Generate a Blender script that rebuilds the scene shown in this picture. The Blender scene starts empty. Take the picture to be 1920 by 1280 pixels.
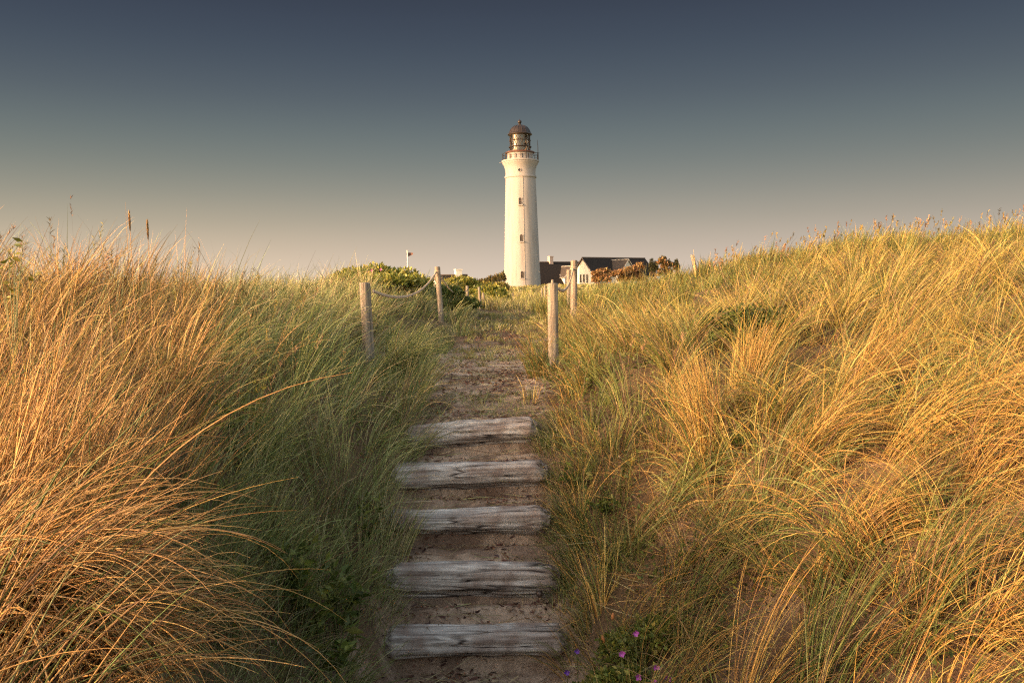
import bpy, math, random
import numpy as np
from mathutils import Matrix, Vector

random.seed(7)
RNG = np.random.default_rng(11)
D2R = math.radians
scene = bpy.context.scene
COL = scene.collection

# ------------------------------------------------------------------ camera
FPX = 1600.0
PITCH = math.atan(100 / FPX)
ROLL = D2R(1.0)
fw = Vector((0, math.cos(PITCH), -math.sin(PITCH)))
u0 = Vector((0, math.sin(PITCH), math.cos(PITCH)))
r0 = Vector((1, 0, 0))
rt = r0 * math.cos(ROLL) - u0 * math.sin(ROLL)
up = u0 * math.cos(ROLL) + r0 * math.sin(ROLL)
cam_d = bpy.data.cameras.new("camera")
cam_d.sensor_width = 36.0
cam_d.lens = FPX / 1920 * 36
cam_d.clip_start = 0.05
cam_d.clip_end = 6000
cam = bpy.data.objects.new("camera", cam_d)
COL.objects.link(cam)
cam.matrix_world = Matrix(((rt.x, up.x, -fw.x, 0), (rt.y, up.y, -fw.y, 0), (rt.z, up.z, -fw.z, 0), (0, 0, 0, 1)))
scene.camera = cam


def W(px, py, d):
    """the point at depth d (metres along y) that is seen at photo pixel px, py"""
    v = fw + rt * ((px - 960) / FPX) + up * ((640 - py) / FPX)
    return v * (d / v.y)


# ------------------------------------------------------------------ noise
def _hash(i, j, seed):
    h = (i.astype(np.int64) * 374761393 + j.astype(np.int64) * 668265263 + seed * 974634777) & 0x7FFFFFFF
    h = ((h ^ (h >> 13)) * 1274126177) & 0x7FFFFFFF
    h = h ^ (h >> 16)
    return (h & 0xFFFFFF) / float(0xFFFFFF)


def vnoise(x, y, seed=0):
    x = np.asarray(x, float); y = np.asarray(y, float)
    i = np.floor(x); j = np.floor(y)
    fx = x - i; fy = y - j
    fx = fx * fx * (3 - 2 * fx); fy = fy * fy * (3 - 2 * fy)
    a = _hash(i, j, seed); b = _hash(i + 1, j, seed); c = _hash(i, j + 1, seed); d = _hash(i + 1, j + 1, seed)
    return (a * (1 - fx) + b * fx) * (1 - fy) + (c * (1 - fx) + d * fx) * fy - 0.5


def fbm(x, y, seed=0, octv=4):
    s = 0; a = 1.0
    for k in range(octv):
        s = s + a * vnoise(np.asarray(x) * 2 ** k, np.asarray(y) * 2 ** k, seed + k * 17)
        a *= 0.5
    return s


def sstep(a, b, x):
    t = np.clip((np.asarray(x, float) - a) / (b - a), 0, 1)
    return t * t * (3 - 2 * t)


# ------------------------------------------------------------------ terrain
# five log steps, nearest first: depth of the front edge, left px, right px, row left, row right
LOGS = [(4.37, 712, 1064, 1192, 1187), (4.72, 722, 1050, 1066, 1068), (5.07, 702, 1032, 966, 960),
        (5.42, 724, 1027, 880, 871), (5.77, 757, 1008, 801, 788)]
LOGTOP = [0.5 * (W(a, r1, d).z + W(b, r2, d).z) for d, a, b, r1, r2 in LOGS]

CTRL = []


def cp(px, d, z):
    CTRL.append(((px - 960) / FPX * d, d, z))


for px, d, z in [
    (895, 3.9, -1.98), (895, 3.0, -2.06), (895, 2.0, -2.1), (895, 4.37, -1.82), (890, 5.07, -1.4), (882, 5.77, -.98), (885, 6.2, -.86),
    (905, 8, -.80), (930, 12, -.77), (945, 18.6, -.70), (940, 27, -.64), (935, 38, -.74), (940, 60, -.85),
    # left bank
    (700, 4.4, -1.72), (560, 4.4, -1.42), (430, 4.4, -1.12), (200, 4.4, -.82), (0, 4.4, -.70), (-300, 4.4, -.75),
    (700, 3, -1.95), (430, 3, -1.52), (200, 3, -1.12), (0, 3, -.88), (-300, 3, -.85),
    (500, 2, -1.78), (300, 2, -1.45), (150, 2, -1.12), (0, 2, -.84), (-200, 2, -.8), (-500, 2, -1.0),
    (740, 6, -.88), (600, 6, -.66), (400, 6, -.40), (100, 6, -.24), (-200, 6, -.24),
    (688, 8, -.74), (590, 8, -.55), (500, 8, -.36), (200, 8, -.16), (-200, 8, -.2),
    (800, 12, -.72), (700, 12, -.52), (500, 12, -.42), (0, 12, -.40),
    (870, 17, -.6), (820, 17, -.42), (700, 17, -.16), (400, 17, -.25), (0, 17, -.4),
    (850, 30, -.62), (600, 30, -.5), (200, 30, -.5), (-400, 30, -.5),
    # right bank
    (1080, 4.4, -1.70), (1200, 4.4, -1.42), (1350, 4.4, -1.18), (1600, 4.4, -.90), (1900, 4.4, -.72), (2300, 4.4, -.5),
    (1100, 3.4, -1.86), (1300, 3.4, -1.52), (1500, 3.4, -1.28), (1900, 3.4, -1.0), (2300, 3.4, -.8),
    (1500, 2.4, -1.56), (1900, 2.4, -1.22), (2400, 2.4, -1.0),
    (1012, 6, -.90), (1150, 6, -.78), (1400, 6, -.62), (1900, 6, -.40), (2300, 6, -.2),
    (1037, 8, -.78), (1300, 8, -.54), (1600, 8, -.34), (1900, 8, -.18), (2300, 8, -.05),
    (1060, 12, -.72), (1300, 12, -.30), (1600, 12, .08), (1900, 12, .30), (2300, 12, .4),
    (1076, 15, -.46), (1140, 15, -.29), (1220, 15, -.17), (1300, 15, .02), (1450, 15, .34), (1600, 15, .53), (1900, 15, .66), (2300, 15, .7),
    (1076, 20, -.55), (1180, 20, -.25), (1300, 20, 0), (1600, 20, .3), (1900, 20, .4),
    (1060, 30, -.66), (1300, 30, -.5), (1600, 30, 0), (1900, 30, 0), (2400, 30, 0),
    (700, 60, -.9), (1040, 60, -.75), (1300, 60, -.6), (1900, 60, -.5), (100, 60, -.9),
    (960, 110, -.75), (500, 110, -1), (1400, 110, -.5), (1900, 110, -.5),
    (979, 172, .18), (979, 190, .2), (1100, 190, .3), (1250, 190, .2), (850, 170, -.6), (400, 180, -.9), (1700, 190, -.4),
    (960, 400, -2), (-1000, 400, -2), (2900, 400, -2), (960, 1500, -6), (-2000, 1500, -6), (4000, 1500, -6),
]:
    cp(px, d, z)
CTRL += [(-4, 0, -1.5), (-1.5, 0.3, -1.75), (0, 0.5, -2.1), (1.5, .5, -1.75), (4, 0.5, -1.3), (-7, -5, -1.6), (-3.5, -5, -.9), (0, -3, -1.3), (4, -3, -.8), (0, -5, -.2), (4, -5, .1), (0, -6.6, .7), (4, -6.6, 1.0), (8, -5, .4)]  # includes an unseen dune rise behind the camera, added to block low sky light
CTRL = np.array(CTRL)


def warp(x, y):
    return np.asarray(x) / (np.asarray(y) + 8.0) * 3.0, np.log(np.asarray(y) + 8.0)


_cu, _cv = warp(CTRL[:, 0], CTRL[:, 1])


def _phi(r2):
    return np.where(r2 > 1e-12, 0.5 * r2 * np.log(np.maximum(r2, 1e-12)), 0)


def _solve():
    n = len(CTRL)
    r2 = (_cu[:, None] - _cu[None]) ** 2 + (_cv[:, None] - _cv[None]) ** 2
    A = np.zeros((n + 3, n + 3))
    A[:n, :n] = _phi(r2) + np.eye(n) * 2e-4
    P = np.stack([np.ones(n), _cu, _cv], 1)
    A[:n, n:] = P; A[n:, :n] = P.T
    b = np.zeros(n + 3); b[:n] = CTRL[:, 2]
    return np.linalg.solve(A, b)


_w = _solve()


def xc(y):
    return np.interp(y, [0, 3.9, 5.8, 8, 12, 18.6, 27, 40, 60], [-.15, -.17, -.27, -.25, -.11, -.17, -.34, -2.0, -4])


def hw(y):
    return np.interp(y, [0, 4.4, 5.8, 7, 8, 12, 20, 30, 60], [.5, .43, .39, .43, .54, .68, .85, .9, .6])


_kn = []
for i, (d, a, b, r1, r2) in enumerate(LOGS):
    zt = LOGTOP[i]
    if i == 0:
        _kn += [(2.6, zt - .30), (d - .25, zt - .225), (d + .02, zt - .22)]
    else:
        _kn += [(d - .07, zt - .190), (d + .03, zt - .225)]
    _kn += [(d + .10, zt - .05), (d + .15, zt - .014)]
_kn += [(6.3, LOGTOP[-1] + .06)]
_kn = np.array(_kn)


def gz(x, y):
    x = np.asarray(x, float); y = np.asarray(y, float)
    shp = np.broadcast(x, y).shape
    x = np.broadcast_to(x, shp).ravel(); y = np.broadcast_to(y, shp).ravel()
    out = np.empty(x.size)
    for s in range(0, x.size, 20000):
        u, v = warp(x[s:s + 20000], y[s:s + 20000])
        r2 = (u[:, None] - _cu[None]) ** 2 + (v[:, None] - _cv[None]) ** 2
        out[s:s + 20000] = _phi(r2) @ _w[:-3] + _w[-3] + _w[-2] * u + _w[-1] * v
    # small dune lumps away from the path
    k = np.abs(x - xc(y))
    off = sstep(.4, 1.2, k)
    out += off * .14 * fbm(x * .9, y * .9, 3, 3) * np.clip(y / 4, .4, 1.6)
    # the flight of steps
    m = (1 - sstep(.40, .64, k)) * sstep(2.7, 3.6, y) * (1 - sstep(5.95, 6.5, y))
    out = out * (1 - m) + m * (np.interp(y, _kn[:, 0], _kn[:, 1]) + .02 * fbm(x * 4, y * 4, 9, 3))
    return out.reshape(shp)


def gz1(x, y):
    return float(gz(np.array([x]), np.array([y]))[0])


# ------------------------------------------------------------------ helpers: materials
def new_mat(name):
    m = bpy.data.materials.new(name); m.use_nodes = True
    nt = m.node_tree
    b = nt.nodes["Principled BSDF"]
    return m, nt, b


def N(nt, t, **kw):
    n = nt.nodes.new(t)
    for k, v in kw.items():
        if k in n.inputs.keys():
            n.inputs[k].default_value = v
        else:
            setattr(n, k, v)
    return n


def ramp(nt, stops, fac=None):
    r = nt.nodes.new("ShaderNodeValToRGB")
    el = r.color_ramp.elements
    while len(el) < len(stops):
        el.new(0.5)
    for e, (p, c) in zip(el, stops):
        e.position = p; e.color = (*c, 1) if len(c) == 3 else c
    if fac is not None:
        nt.links.new(fac, r.inputs[0])
    return r


def mixc(nt, fac, a, b, blend='MIX'):
    m = nt.nodes.new("ShaderNodeMix"); m.data_type = 'RGBA'; m.blend_type = blend
    for sock, v in ((m.inputs[0], fac), (m.inputs[6], a), (m.inputs[7], b)):
        if hasattr(v, "is_linked"):
            nt.links.new(v, sock)
        else:
            sock.default_value = v if not isinstance(v, tuple) else (*v, 1)[:4]
    return m.outputs[2]


def mat_blade(name, trans=.28, rough=.55, spec=.25):
    m, nt, b = new_mat(name)
    at = N(nt, "ShaderNodeAttribute", attribute_name="Col")
    geo = nt.nodes.new("ShaderNodeTexCoord")
    nz = N(nt, "ShaderNodeTexNoise", Scale=60.0, Detail=2.0)
    nt.links.new(geo.outputs["Object"], nz.inputs["Vector"])
    r = ramp(nt, [(.3, (.72, .72, .72)), (.7, (1.2, 1.2, 1.2))], nz.outputs["Fac"])
    c = mixc(nt, 1.0, at.outputs["Color"], r.outputs[0], 'MULTIPLY')
    nt.links.new(c, b.inputs["Base Color"])
    b.inputs["Roughness"].default_value = rough
    b.inputs["Specular IOR Level"].default_value = spec
    t = nt.nodes.new("ShaderNodeBsdfTranslucent")
    nt.links.new(c, t.inputs["Color"])
    mx = nt.nodes.new("ShaderNodeMixShader"); mx.inputs[0].default_value = trans
    out = nt.nodes["Material Output"]
    nt.links.new(b.outputs[0], mx.inputs[1]); nt.links.new(t.outputs[0], mx.inputs[2])
    nt.links.new(mx.outputs[0], out.inputs[0])
    return m


def mat_plain(name, col, rough=.6, metal=0.0, var=.25, scale=6.0, bump=0.0, spec=.4):
    m, nt, b = new_mat(name)
    tc = nt.nodes.new("ShaderNodeTexCoord")
    nz = N(nt, "ShaderNodeTexNoise", Scale=scale, Detail=6.0, Roughness=.6)
    nt.links.new(tc.outputs["Object"], nz.inputs["Vector"])
    lo = tuple(c * (1 - var) for c in col); hi = tuple(min(1, c * (1 + var)) for c in col)
    r = ramp(nt, [(.3, lo), (.7, hi)], nz.outputs["Fac"])
    nt.links.new(r.outputs[0], b.inputs["Base Color"])
    b.inputs["Roughness"].default_value = rough; b.inputs["Metallic"].default_value = metal
    b.inputs["Specular IOR Level"].default_value = spec
    if bump:
        bp = N(nt, "ShaderNodeBump", Strength=bump, Distance=.02)
        nt.links.new(nz.outputs["Fac"], bp.inputs["Height"]); nt.links.new(bp.outputs[0], b.inputs["Normal"])
    return m


def mat_wood(name, axis, light, dark, warm, grain=1.0):
    """weathered timber; the grain runs along the object's own axis"""
    m, nt, b = new_mat(name)
    tc = nt.nodes.new("ShaderNodeTexCoord")
    mp = nt.nodes.new("ShaderNodeMapping")
    sc = [34.0, 34.0, 34.0]; sc[axis] = 1.6
    mp.inputs["Scale"].default_value = sc
    nt.links.new(tc.outputs["Object"], mp.inputs["Vector"])
    n1 = N(nt, "ShaderNodeTexNoise", Scale=1.3, Detail=8.0, Roughness=.68, Distortion=.35)
    nt.links.new(mp.outputs[0], n1.inputs["Vector"])
    n2 = N(nt, "ShaderNodeTexNoise", Scale=7.0, Detail=5.0)
    nt.links.new(tc.outputs["Object"], n2.inputs["Vector"])
    r1 = ramp(nt, [(.30, dark), (.47, tuple((a + c) / 2 for a, c in zip(dark, light))), (.62, light)], n1.outputs["Fac"])
    r2 = ramp(nt, [(.40, (0, 0, 0)), (.68, (1, 1, 1))], n2.outputs["Fac"])
    c = mixc(nt, r2.outputs[0], r1.outputs[0], mixc(nt, .75, r1.outputs[0], warm))
    # long drying cracks
    mp2 = nt.nodes.new("ShaderNodeMapping")
    s2 = [15.0, 15.0, 15.0]; s2[axis] = 1.1
    mp2.inputs["Scale"].default_value = s2
    nt.links.new(tc.outputs["Object"], mp2.inputs["Vector"])
    n3 = N(nt, "ShaderNodeTexNoise", Scale=1.0, Detail=3.0, Distortion=.5)
    nt.links.new(mp2.outputs[0], n3.inputs["Vector"])
    r3 = ramp(nt, [(.465, (0, 0, 0)), (.492, (1, 1, 1)), (.505, (1, 1, 1)), (.53, (0, 0, 0))], n3.outputs["Fac"])
    n4 = N(nt, "ShaderNodeTexNoise", Scale=2.3, Detail=2.0)
    nt.links.new(tc.outputs["Object"], n4.inputs["Vector"])
    r4 = ramp(nt, [(.44, (0, 0, 0)), (.56, (1, 1, 1))], n4.outputs["Fac"])
    ck = mixc(nt, 1.0, r3.outputs[0], r4.outputs[0], 'MULTIPLY')
    c = mixc(nt, ck, c, tuple(q * .5 for q in dark))
    nt.links.new(c, b.inputs["Base Color"])
    b.inputs["Roughness"].default_value = .85; b.inputs["Specular IOR Level"].default_value = .2
    bp = N(nt, "ShaderNodeBump", Strength=.8 * grain, Distance=.01)
    nt.links.new(n1.outputs["Fac"], bp.inputs["Height"]); nt.links.new(bp.outputs[0], b.inputs["Normal"])
    return m


# ------------------------------------------------------------------ helpers: meshes
def mesh_np(name, verts, faces_flat, sizes, mat, cols=None, smooth=True, parent=None):
    me = bpy.data.meshes.new(name)
    nv = len(verts)
    me.vertices.add(nv)
    me.vertices.foreach_set("co", np.ascontiguousarray(verts, dtype=np.float32).ravel())
    me.loops.add(len(faces_flat))
    me.loops.foreach_set("vertex_index", np.ascontiguousarray(faces_flat, dtype=np.int32))
    me.polygons.add(len(sizes))
    st = np.concatenate([[0], np.cumsum(sizes)[:-1]]).astype(np.int32)
    me.polygons.foreach_set("loop_start", st)
    me.update(calc_edges=True)
    if cols is not None:
        a = me.attributes.new("Col", 'FLOAT_COLOR', 'POINT')
        c4 = np.ones((nv, 4), np.float32); c4[:, :3] = cols
        a.data.foreach_set("color", c4.ravel())
    if not smooth:
        me.polygons.foreach_set("use_smooth", np.zeros(len(sizes), dtype=bool))
    me.materials.append(mat)
    o = bpy.data.objects.new(name, me)
    COL.objects.link(o)
    if parent is not None:
        o.parent = parent
    return o


class MB:
    """collects simple shapes and links them as one mesh"""

    def __init__(s):
        s.v = []; s.f = []

    def add(s, vs, fs):
        k = len(s.v)
        s.v += [tuple(v) for v in vs]; s.f += [[i + k for i in f] for f in fs]

    def box(s, c, size, mat3=None):
        hx, hy, hz = (q / 2 for q in size)
        vs = [Vector((x, y, z)) for x in (-hx, hx) for y in (-hy, hy) for z in (-hz, hz)]
        if mat3 is not None:
            vs = [mat3 @ v for v in vs]
        c = Vector(c)
        s.add([v + c for v in vs], [(0, 1, 3, 2), (4, 6, 7, 5), (0, 4, 5, 1), (2, 3, 7, 6), (0, 2, 6, 4), (1, 5, 7, 3)])

    def lathe(s, prof, n=48, cap=True, a0=0.0):
        m = len(prof)
        vs = [(r * math.cos(a0 + 2 * math.pi * k / n), r * math.sin(a0 + 2 * math.pi * k / n), z) for r, z in prof for k in range(n)]
        fs = [(i * n + k, i * n + (k + 1) % n, (i + 1) * n + (k + 1) % n, (i + 1) * n + k) for i in range(m - 1) for k in range(n)]
        if cap:
            fs += [tuple(range(n))[::-1], tuple((m - 1) * n + k for k in range(n))]
        s.add(vs, fs)

    def tube(s, pts, rad, n=8, cap=True):
        pts = [Vector(p) for p in pts]
        rad = rad if isinstance(rad, (list, tuple)) else [rad] * len(pts)
        vs = []; ref = Vector((0, 0, 1)) if abs((pts[1] - pts[0]).normalized().z) < .9 else Vector((1, 0, 0))
        for i, p in enumerate(pts):
            t = (pts[min(i + 1, len(pts) - 1)] - pts[max(i - 1, 0)]).normalized()
            e1 = (ref - t * ref.dot(t)).normalized(); e2 = t.cross(e1)
            for k in range(n):
                a = 2 * math.pi * k / n
                vs.append(p + (e1 * math.cos(a) + e2 * math.sin(a)) * rad[i])
        m = len(pts)
        fs = [(i * n + k, i * n + (k + 1) % n, (i + 1) * n + (k + 1) % n, (i + 1) * n + k) for i in range(m - 1) for k in range(n)]
        if cap:
            fs += [tuple(range(n))[::-1], tuple((m - 1) * n + k for k in range(n))]
        s.add(vs, fs)

    def build(s, name, mat, parent=None, smooth=True, angle=40):
        me = bpy.data.meshes.new(name)
        me.from_pydata(s.v, [], s.f)
        me.update()
        if smooth:
            me.polygons.foreach_set("use_smooth", [True] * len(me.polygons))
            try:
                me.set_sharp_from_angle(angle=D2R(angle))
            except Exception:
                pass
        me.materials.append(mat)
        o = bpy.data.objects.new(name, me)
        COL.objects.link(o)
        if parent is not None:
            o.parent = parent
        return o


def tag(o, label=None, cat=None, group=None, kind=None):
    if label: o["label"] = label
    if cat: o["category"] = cat
    if group: o["group"] = group
    if kind: o["kind"] = kind
    return o


def empty(name, loc, rz=0.0):
    o = bpy.data.objects.new(name, None)
    o.location = loc; o.rotation_euler = (0, 0, rz)
    o.empty_display_size = .2
    COL.objects.link(o)
    return o


# ------------------------------------------------------------------ world, sun
SUN_AZ = 62.0     # degrees to the left of straight behind the camera
SUN_EL = 14.5
to_sun = Vector((-math.sin(D2R(SUN_AZ)) * math.cos(D2R(SUN_EL)), -math.cos(D2R(SUN_AZ)) * math.cos(D2R(SUN_EL)), math.sin(D2R(SUN_EL))))
sd = bpy.data.lights.new("sun", 'SUN')
sd.energy = 2.0; sd.angle = D2R(.55); sd.color = (1.0, .63, .36)
so = bpy.data.objects.new("sun", sd); COL.objects.link(so)
so.rotation_euler = (-to_sun).to_track_quat('-Z', 'Y').to_euler()

world = bpy.data.worlds.new("World"); scene.world = world
world.use_nodes = True
wt = world.node_tree
bg = wt.nodes["Background"]
sky = wt.nodes.new("ShaderNodeTexSky")
sky.sky_type = 'NISHITA'; sky.sun_disc = False
sky.sun_elevation = D2R(SUN_EL); sky.sun_rotation = D2R(180 + SUN_AZ)
sky.air_density = 1.0; sky.dust_density = 2.0; sky.ozone_density = 1.0
tc = wt.nodes.new("ShaderNodeTexCoord")
sp = wt.nodes.new("ShaderNodeSeparateXYZ")
wt.links.new(tc.outputs["Generated"], sp.inputs[0])


def mathn(nt, op, a, b=None, c=None):
    n = nt.nodes.new("ShaderNodeMath"); n.operation = op
    for i, v in enumerate((a, b, c)):
        if v is None: continue
        if hasattr(v, "is_linked"): nt.links.new(v, n.inputs[i])
        else: n.inputs[i].default_value = v
    return n.outputs[0]


def maprange(nt, v, a, b, c=0.0, d=1.0):
    n = nt.nodes.new("ShaderNodeMapRange"); n.interpolation_type = 'SMOOTHSTEP'
    nt.links.new(v, n.inputs[0])
    for i, q in zip((1, 2, 3, 4), (a, b, c, d)): n.inputs[i].default_value = q
    return n.outputs[0]


def lin(r, g, b):
    f = lambda q: ((q / 255 + .055) / 1.055) ** 2.4 if q > 10 else q / 255 / 12.92
    return (f(r), f(g), f(b))


EXPOSURE = 1.7
SKY_STRENGTH = .15
SKY_GAIN = 1 / (2 ** EXPOSURE * SKY_STRENGTH)


def srow(row):
    t = math.atan((540 - row) / FPX)
    return max(0, math.sin(t)) / .4


rs = [(0.0, lin(226, 207, 188)), (srow(495), lin(212, 194, 176)), (srow(455), lin(194, 180, 163)), (srow(415), lin(173, 165, 150)), (srow(365), lin(147, 147, 138)),
      (srow(310), lin(123, 130, 127)), (srow(250), lin(104, 115, 118)), (srow(190), lin(88, 98, 107)), (srow(120), lin(73, 84, 97)), (srow(50), lin(63, 72, 87)), (srow(0), lin(58, 66, 80)), (1.0, lin(55, 63, 77))]
zf = mathn(wt, 'DIVIDE', sp.outputs[2], .4)
band = ramp(wt, rs, zf)
band.color_ramp.interpolation = 'B_SPLINE'
# left side of the low sky is a little lighter and yellower than the right
tint_f = maprange(wt, sp.outputs[0], -.55, .5)
tint = ramp(wt, [(0, (1.16, 1.10, .98)), (.5, (1.0, 1.0, 1.0)), (1, (.94, .945, .96))], tint_f)
tint.color_ramp.elements[0].color = (1.16, 1.10, .98, 1)
low = mixc(wt, maprange(wt, sp.outputs[2], .0, .3, 1.0, 0.0), band.outputs[0], mixc(wt, 1.0, band.outputs[0], tint.outputs[0], 'MULTIPLY'))
# overhead and behind: the clear evening sky itself
f_up = maprange(wt, sp.outputs[2], .36, .62)
f_back = maprange(wt, sp.outputs[1], .45, .0)
f_any = mathn(wt, 'MAXIMUM', f_up, f_back)
nish = mixc(wt, 1.0, sky.outputs[0], (1.28, 1.0, .74), 'MULTIPLY')
low = mixc(wt, 1.0, low, (SKY_GAIN, SKY_GAIN, SKY_GAIN), 'MULTIPLY')
fin = mixc(wt, f_any, low, nish)
wt.links.new(fin, bg.inputs[0])
bg.inputs[1].default_value = SKY_STRENGTH

scene.view_settings.view_transform = 'Standard'
scene.view_settings.look = 'None'
scene.view_settings.exposure = EXPOSURE
scene.view_settings.gamma = 1.0
scene.render.engine = 'CYCLES'
scene.cycles.use_denoising = False
scene.cycles.filter_width = 1.25
scene.cycles.max_bounces = 6
scene.cycles.diffuse_bounces = 3
scene.cycles.sample_clamp_indirect = 2.0
scene.cycles.denoising_input_passes = 'RGB_ALBEDO_NORMAL'
scene.cycles.denoising_prefilter = 'NONE'
scene.cycles.use_adaptive_sampling = False
scene.cycles.transparent_max_bounces = 12

# ------------------------------------------------------------------ palettes (real base colours)
P_ORANGE = np.array([(.57, .335, .125), (.47, .265, .095), (.64, .41, .17), (.28, .15, .06), (.53, .34, .13)])
P_GOLD = np.array([(.57, .34, .09), (.48, .265, .07), (.63, .41, .13), (.33, .18, .055), (.48, .34, .09)])
P_GREEN = np.array([(.14, .165, .035), (.19, .205, .05), (.25, .25, .07), (.09, .12, .028), (.20, .225, .08)])
P_GREYGREEN = np.array([(.29, .32, .115), (.24, .285, .09), (.37, .37, .16), (.18, .225, .06)])
P_OLIVE = np.array([(.45, .32, .085), (.33, .235, .058), (.52, .385, .12), (.20, .145, .035), (.33, .27, .065)])
P_PALE = np.array([(.50, .43, .24), (.42, .36, .18), (.55, .46, .24), (.36, .34, .14)])
P_BROWN = np.array([(.22, .13, .07), (.28, .18, .09), (.16, .09, .05)])
P_FAR = np.array([(.26, .27, .07), (.33, .31, .09), (.22, .24, .06), (.40, .35, .12)])

# ------------------------------------------------------------------ ground
def axis(fine_lo, fine_hi, step, lo, hi, g):
    a = list(np.arange(fine_lo, fine_hi + 1e-6, step))
    s = step
    while a[-1] < hi:
        s = min(s * g, 400); a.append(a[-1] + s)
    s = step
    while a[0] > lo:
        s = min(s * g, 400); a.insert(0, a[0] - s)
    return np.array(a)


gx = axis(-1.1, 1.3, .022, -2500, 2500, 1.045)
gy = axis(3.1, 7.0, .022, -7.0, 3500, 1.045)
XX, YY = np.meshgrid(gx, gy)
ZZ = gz(XX, YY)
ZZ += .012 * fbm(XX * 9, YY * 9, 21, 3) * (np.abs(YY) < 30)
# scattered hoof-like dents and ripples in the loose sand
dent = np.abs(vnoise(XX * 7, YY * 7, 40))
ZZ -= .018 * (dent > .28) * (np.abs(YY) < 14) * sstep(.28, .45, dent)
ny, nx = XX.shape
idx = np.arange(ny * nx).reshape(ny, nx)
quads = np.stack([idx[:-1, :-1], idx[:-1, 1:], idx[1:, 1:], idx[1:, :-1]], -1).reshape(-1, 4)
# natural ground cover: bare sand, leaf litter, moss and turf
kk = np.abs(XX - xc(YY)) / hw(YY)
turf = sstep(.9, 1.6, kk + .5 * fbm(XX * 2, YY * 2, 5, 3)) * np.where((XX > .75) & (YY < 4.8), .45, .9)
turf = np.maximum(turf, sstep(9.5, 13, YY + 2 * fbm(XX * 1.3, YY * 1.3, 6, 3)) * .9)
far = sstep(25, 60, YY)
green = np.stack([.14 + .10 * vnoise(XX * .1, YY * .1, 8), .15 + .06 * vnoise(XX * .1, YY * .1, 9), .045 + 0 * XX], -1)
drygr = np.stack([.12 + 0 * XX, .078 + 0 * XX, .04 + 0 * XX], -1)
fine = sstep(-.2, .3, fbm(XX * 5, YY * 5, 12, 3))[..., None]
sandc = np.array([.44, .325, .24]) * (1 - fine) + np.array([.28, .19, .135]) * fine
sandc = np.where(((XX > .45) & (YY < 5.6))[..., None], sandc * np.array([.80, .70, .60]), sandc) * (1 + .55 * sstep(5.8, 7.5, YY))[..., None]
litter = sstep(.02, .22, fbm(XX * 6, YY * 9, 31, 4) + .06)[..., None] * (.6 - .38 * sstep(6.5, 9, YY))[..., None]
sandc = sandc * (1 - litter) + np.array([.12, .07, .05]) * litter
cg = drygr * (1 - far[..., None]) + green * far[..., None]
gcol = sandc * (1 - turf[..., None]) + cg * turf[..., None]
m_ground, nt, b = new_mat("dune_sand")
at = N(nt, "ShaderNodeAttribute", attribute_name="Col")
tcg = nt.nodes.new("ShaderNodeTexCoord")
ng = N(nt, "ShaderNodeTexNoise", Scale=45.0, Detail=9.0, Roughness=.7)
nt.links.new(tcg.outputs["Object"], ng.inputs["Vector"])
rg = ramp(nt, [(.3, (.6, .58, .56)), (.7, (1.3, 1.3, 1.3))], ng.outputs["Fac"])
nt.links.new(mixc(nt, 1.0, at.outputs["Color"], rg.outputs[0], 'MULTIPLY'), b.inputs["Base Color"])
b.inputs["Roughness"].default_value = .95; b.inputs["Specular IOR Level"].default_value = .1
bp = N(nt, "ShaderNodeBump", Strength=.7, Distance=.02)
nt.links.new(ng.outputs["Fac"], bp.inputs["Height"]); nt.links.new(bp.outputs[0], b.inputs["Normal"])
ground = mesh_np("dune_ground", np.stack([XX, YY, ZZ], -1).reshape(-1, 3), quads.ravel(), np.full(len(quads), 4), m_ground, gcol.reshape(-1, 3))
tag(ground, kind="structure")

# ------------------------------------------------------------------ grass blades
M_DRY = mat_blade("dry_blade", .09, .5, .3)
M_GREEN = mat_blade("green_blade", .22, .5, .3)
M_LEAF = mat_blade("broad_leaf", .30, .45, .35)


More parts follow.
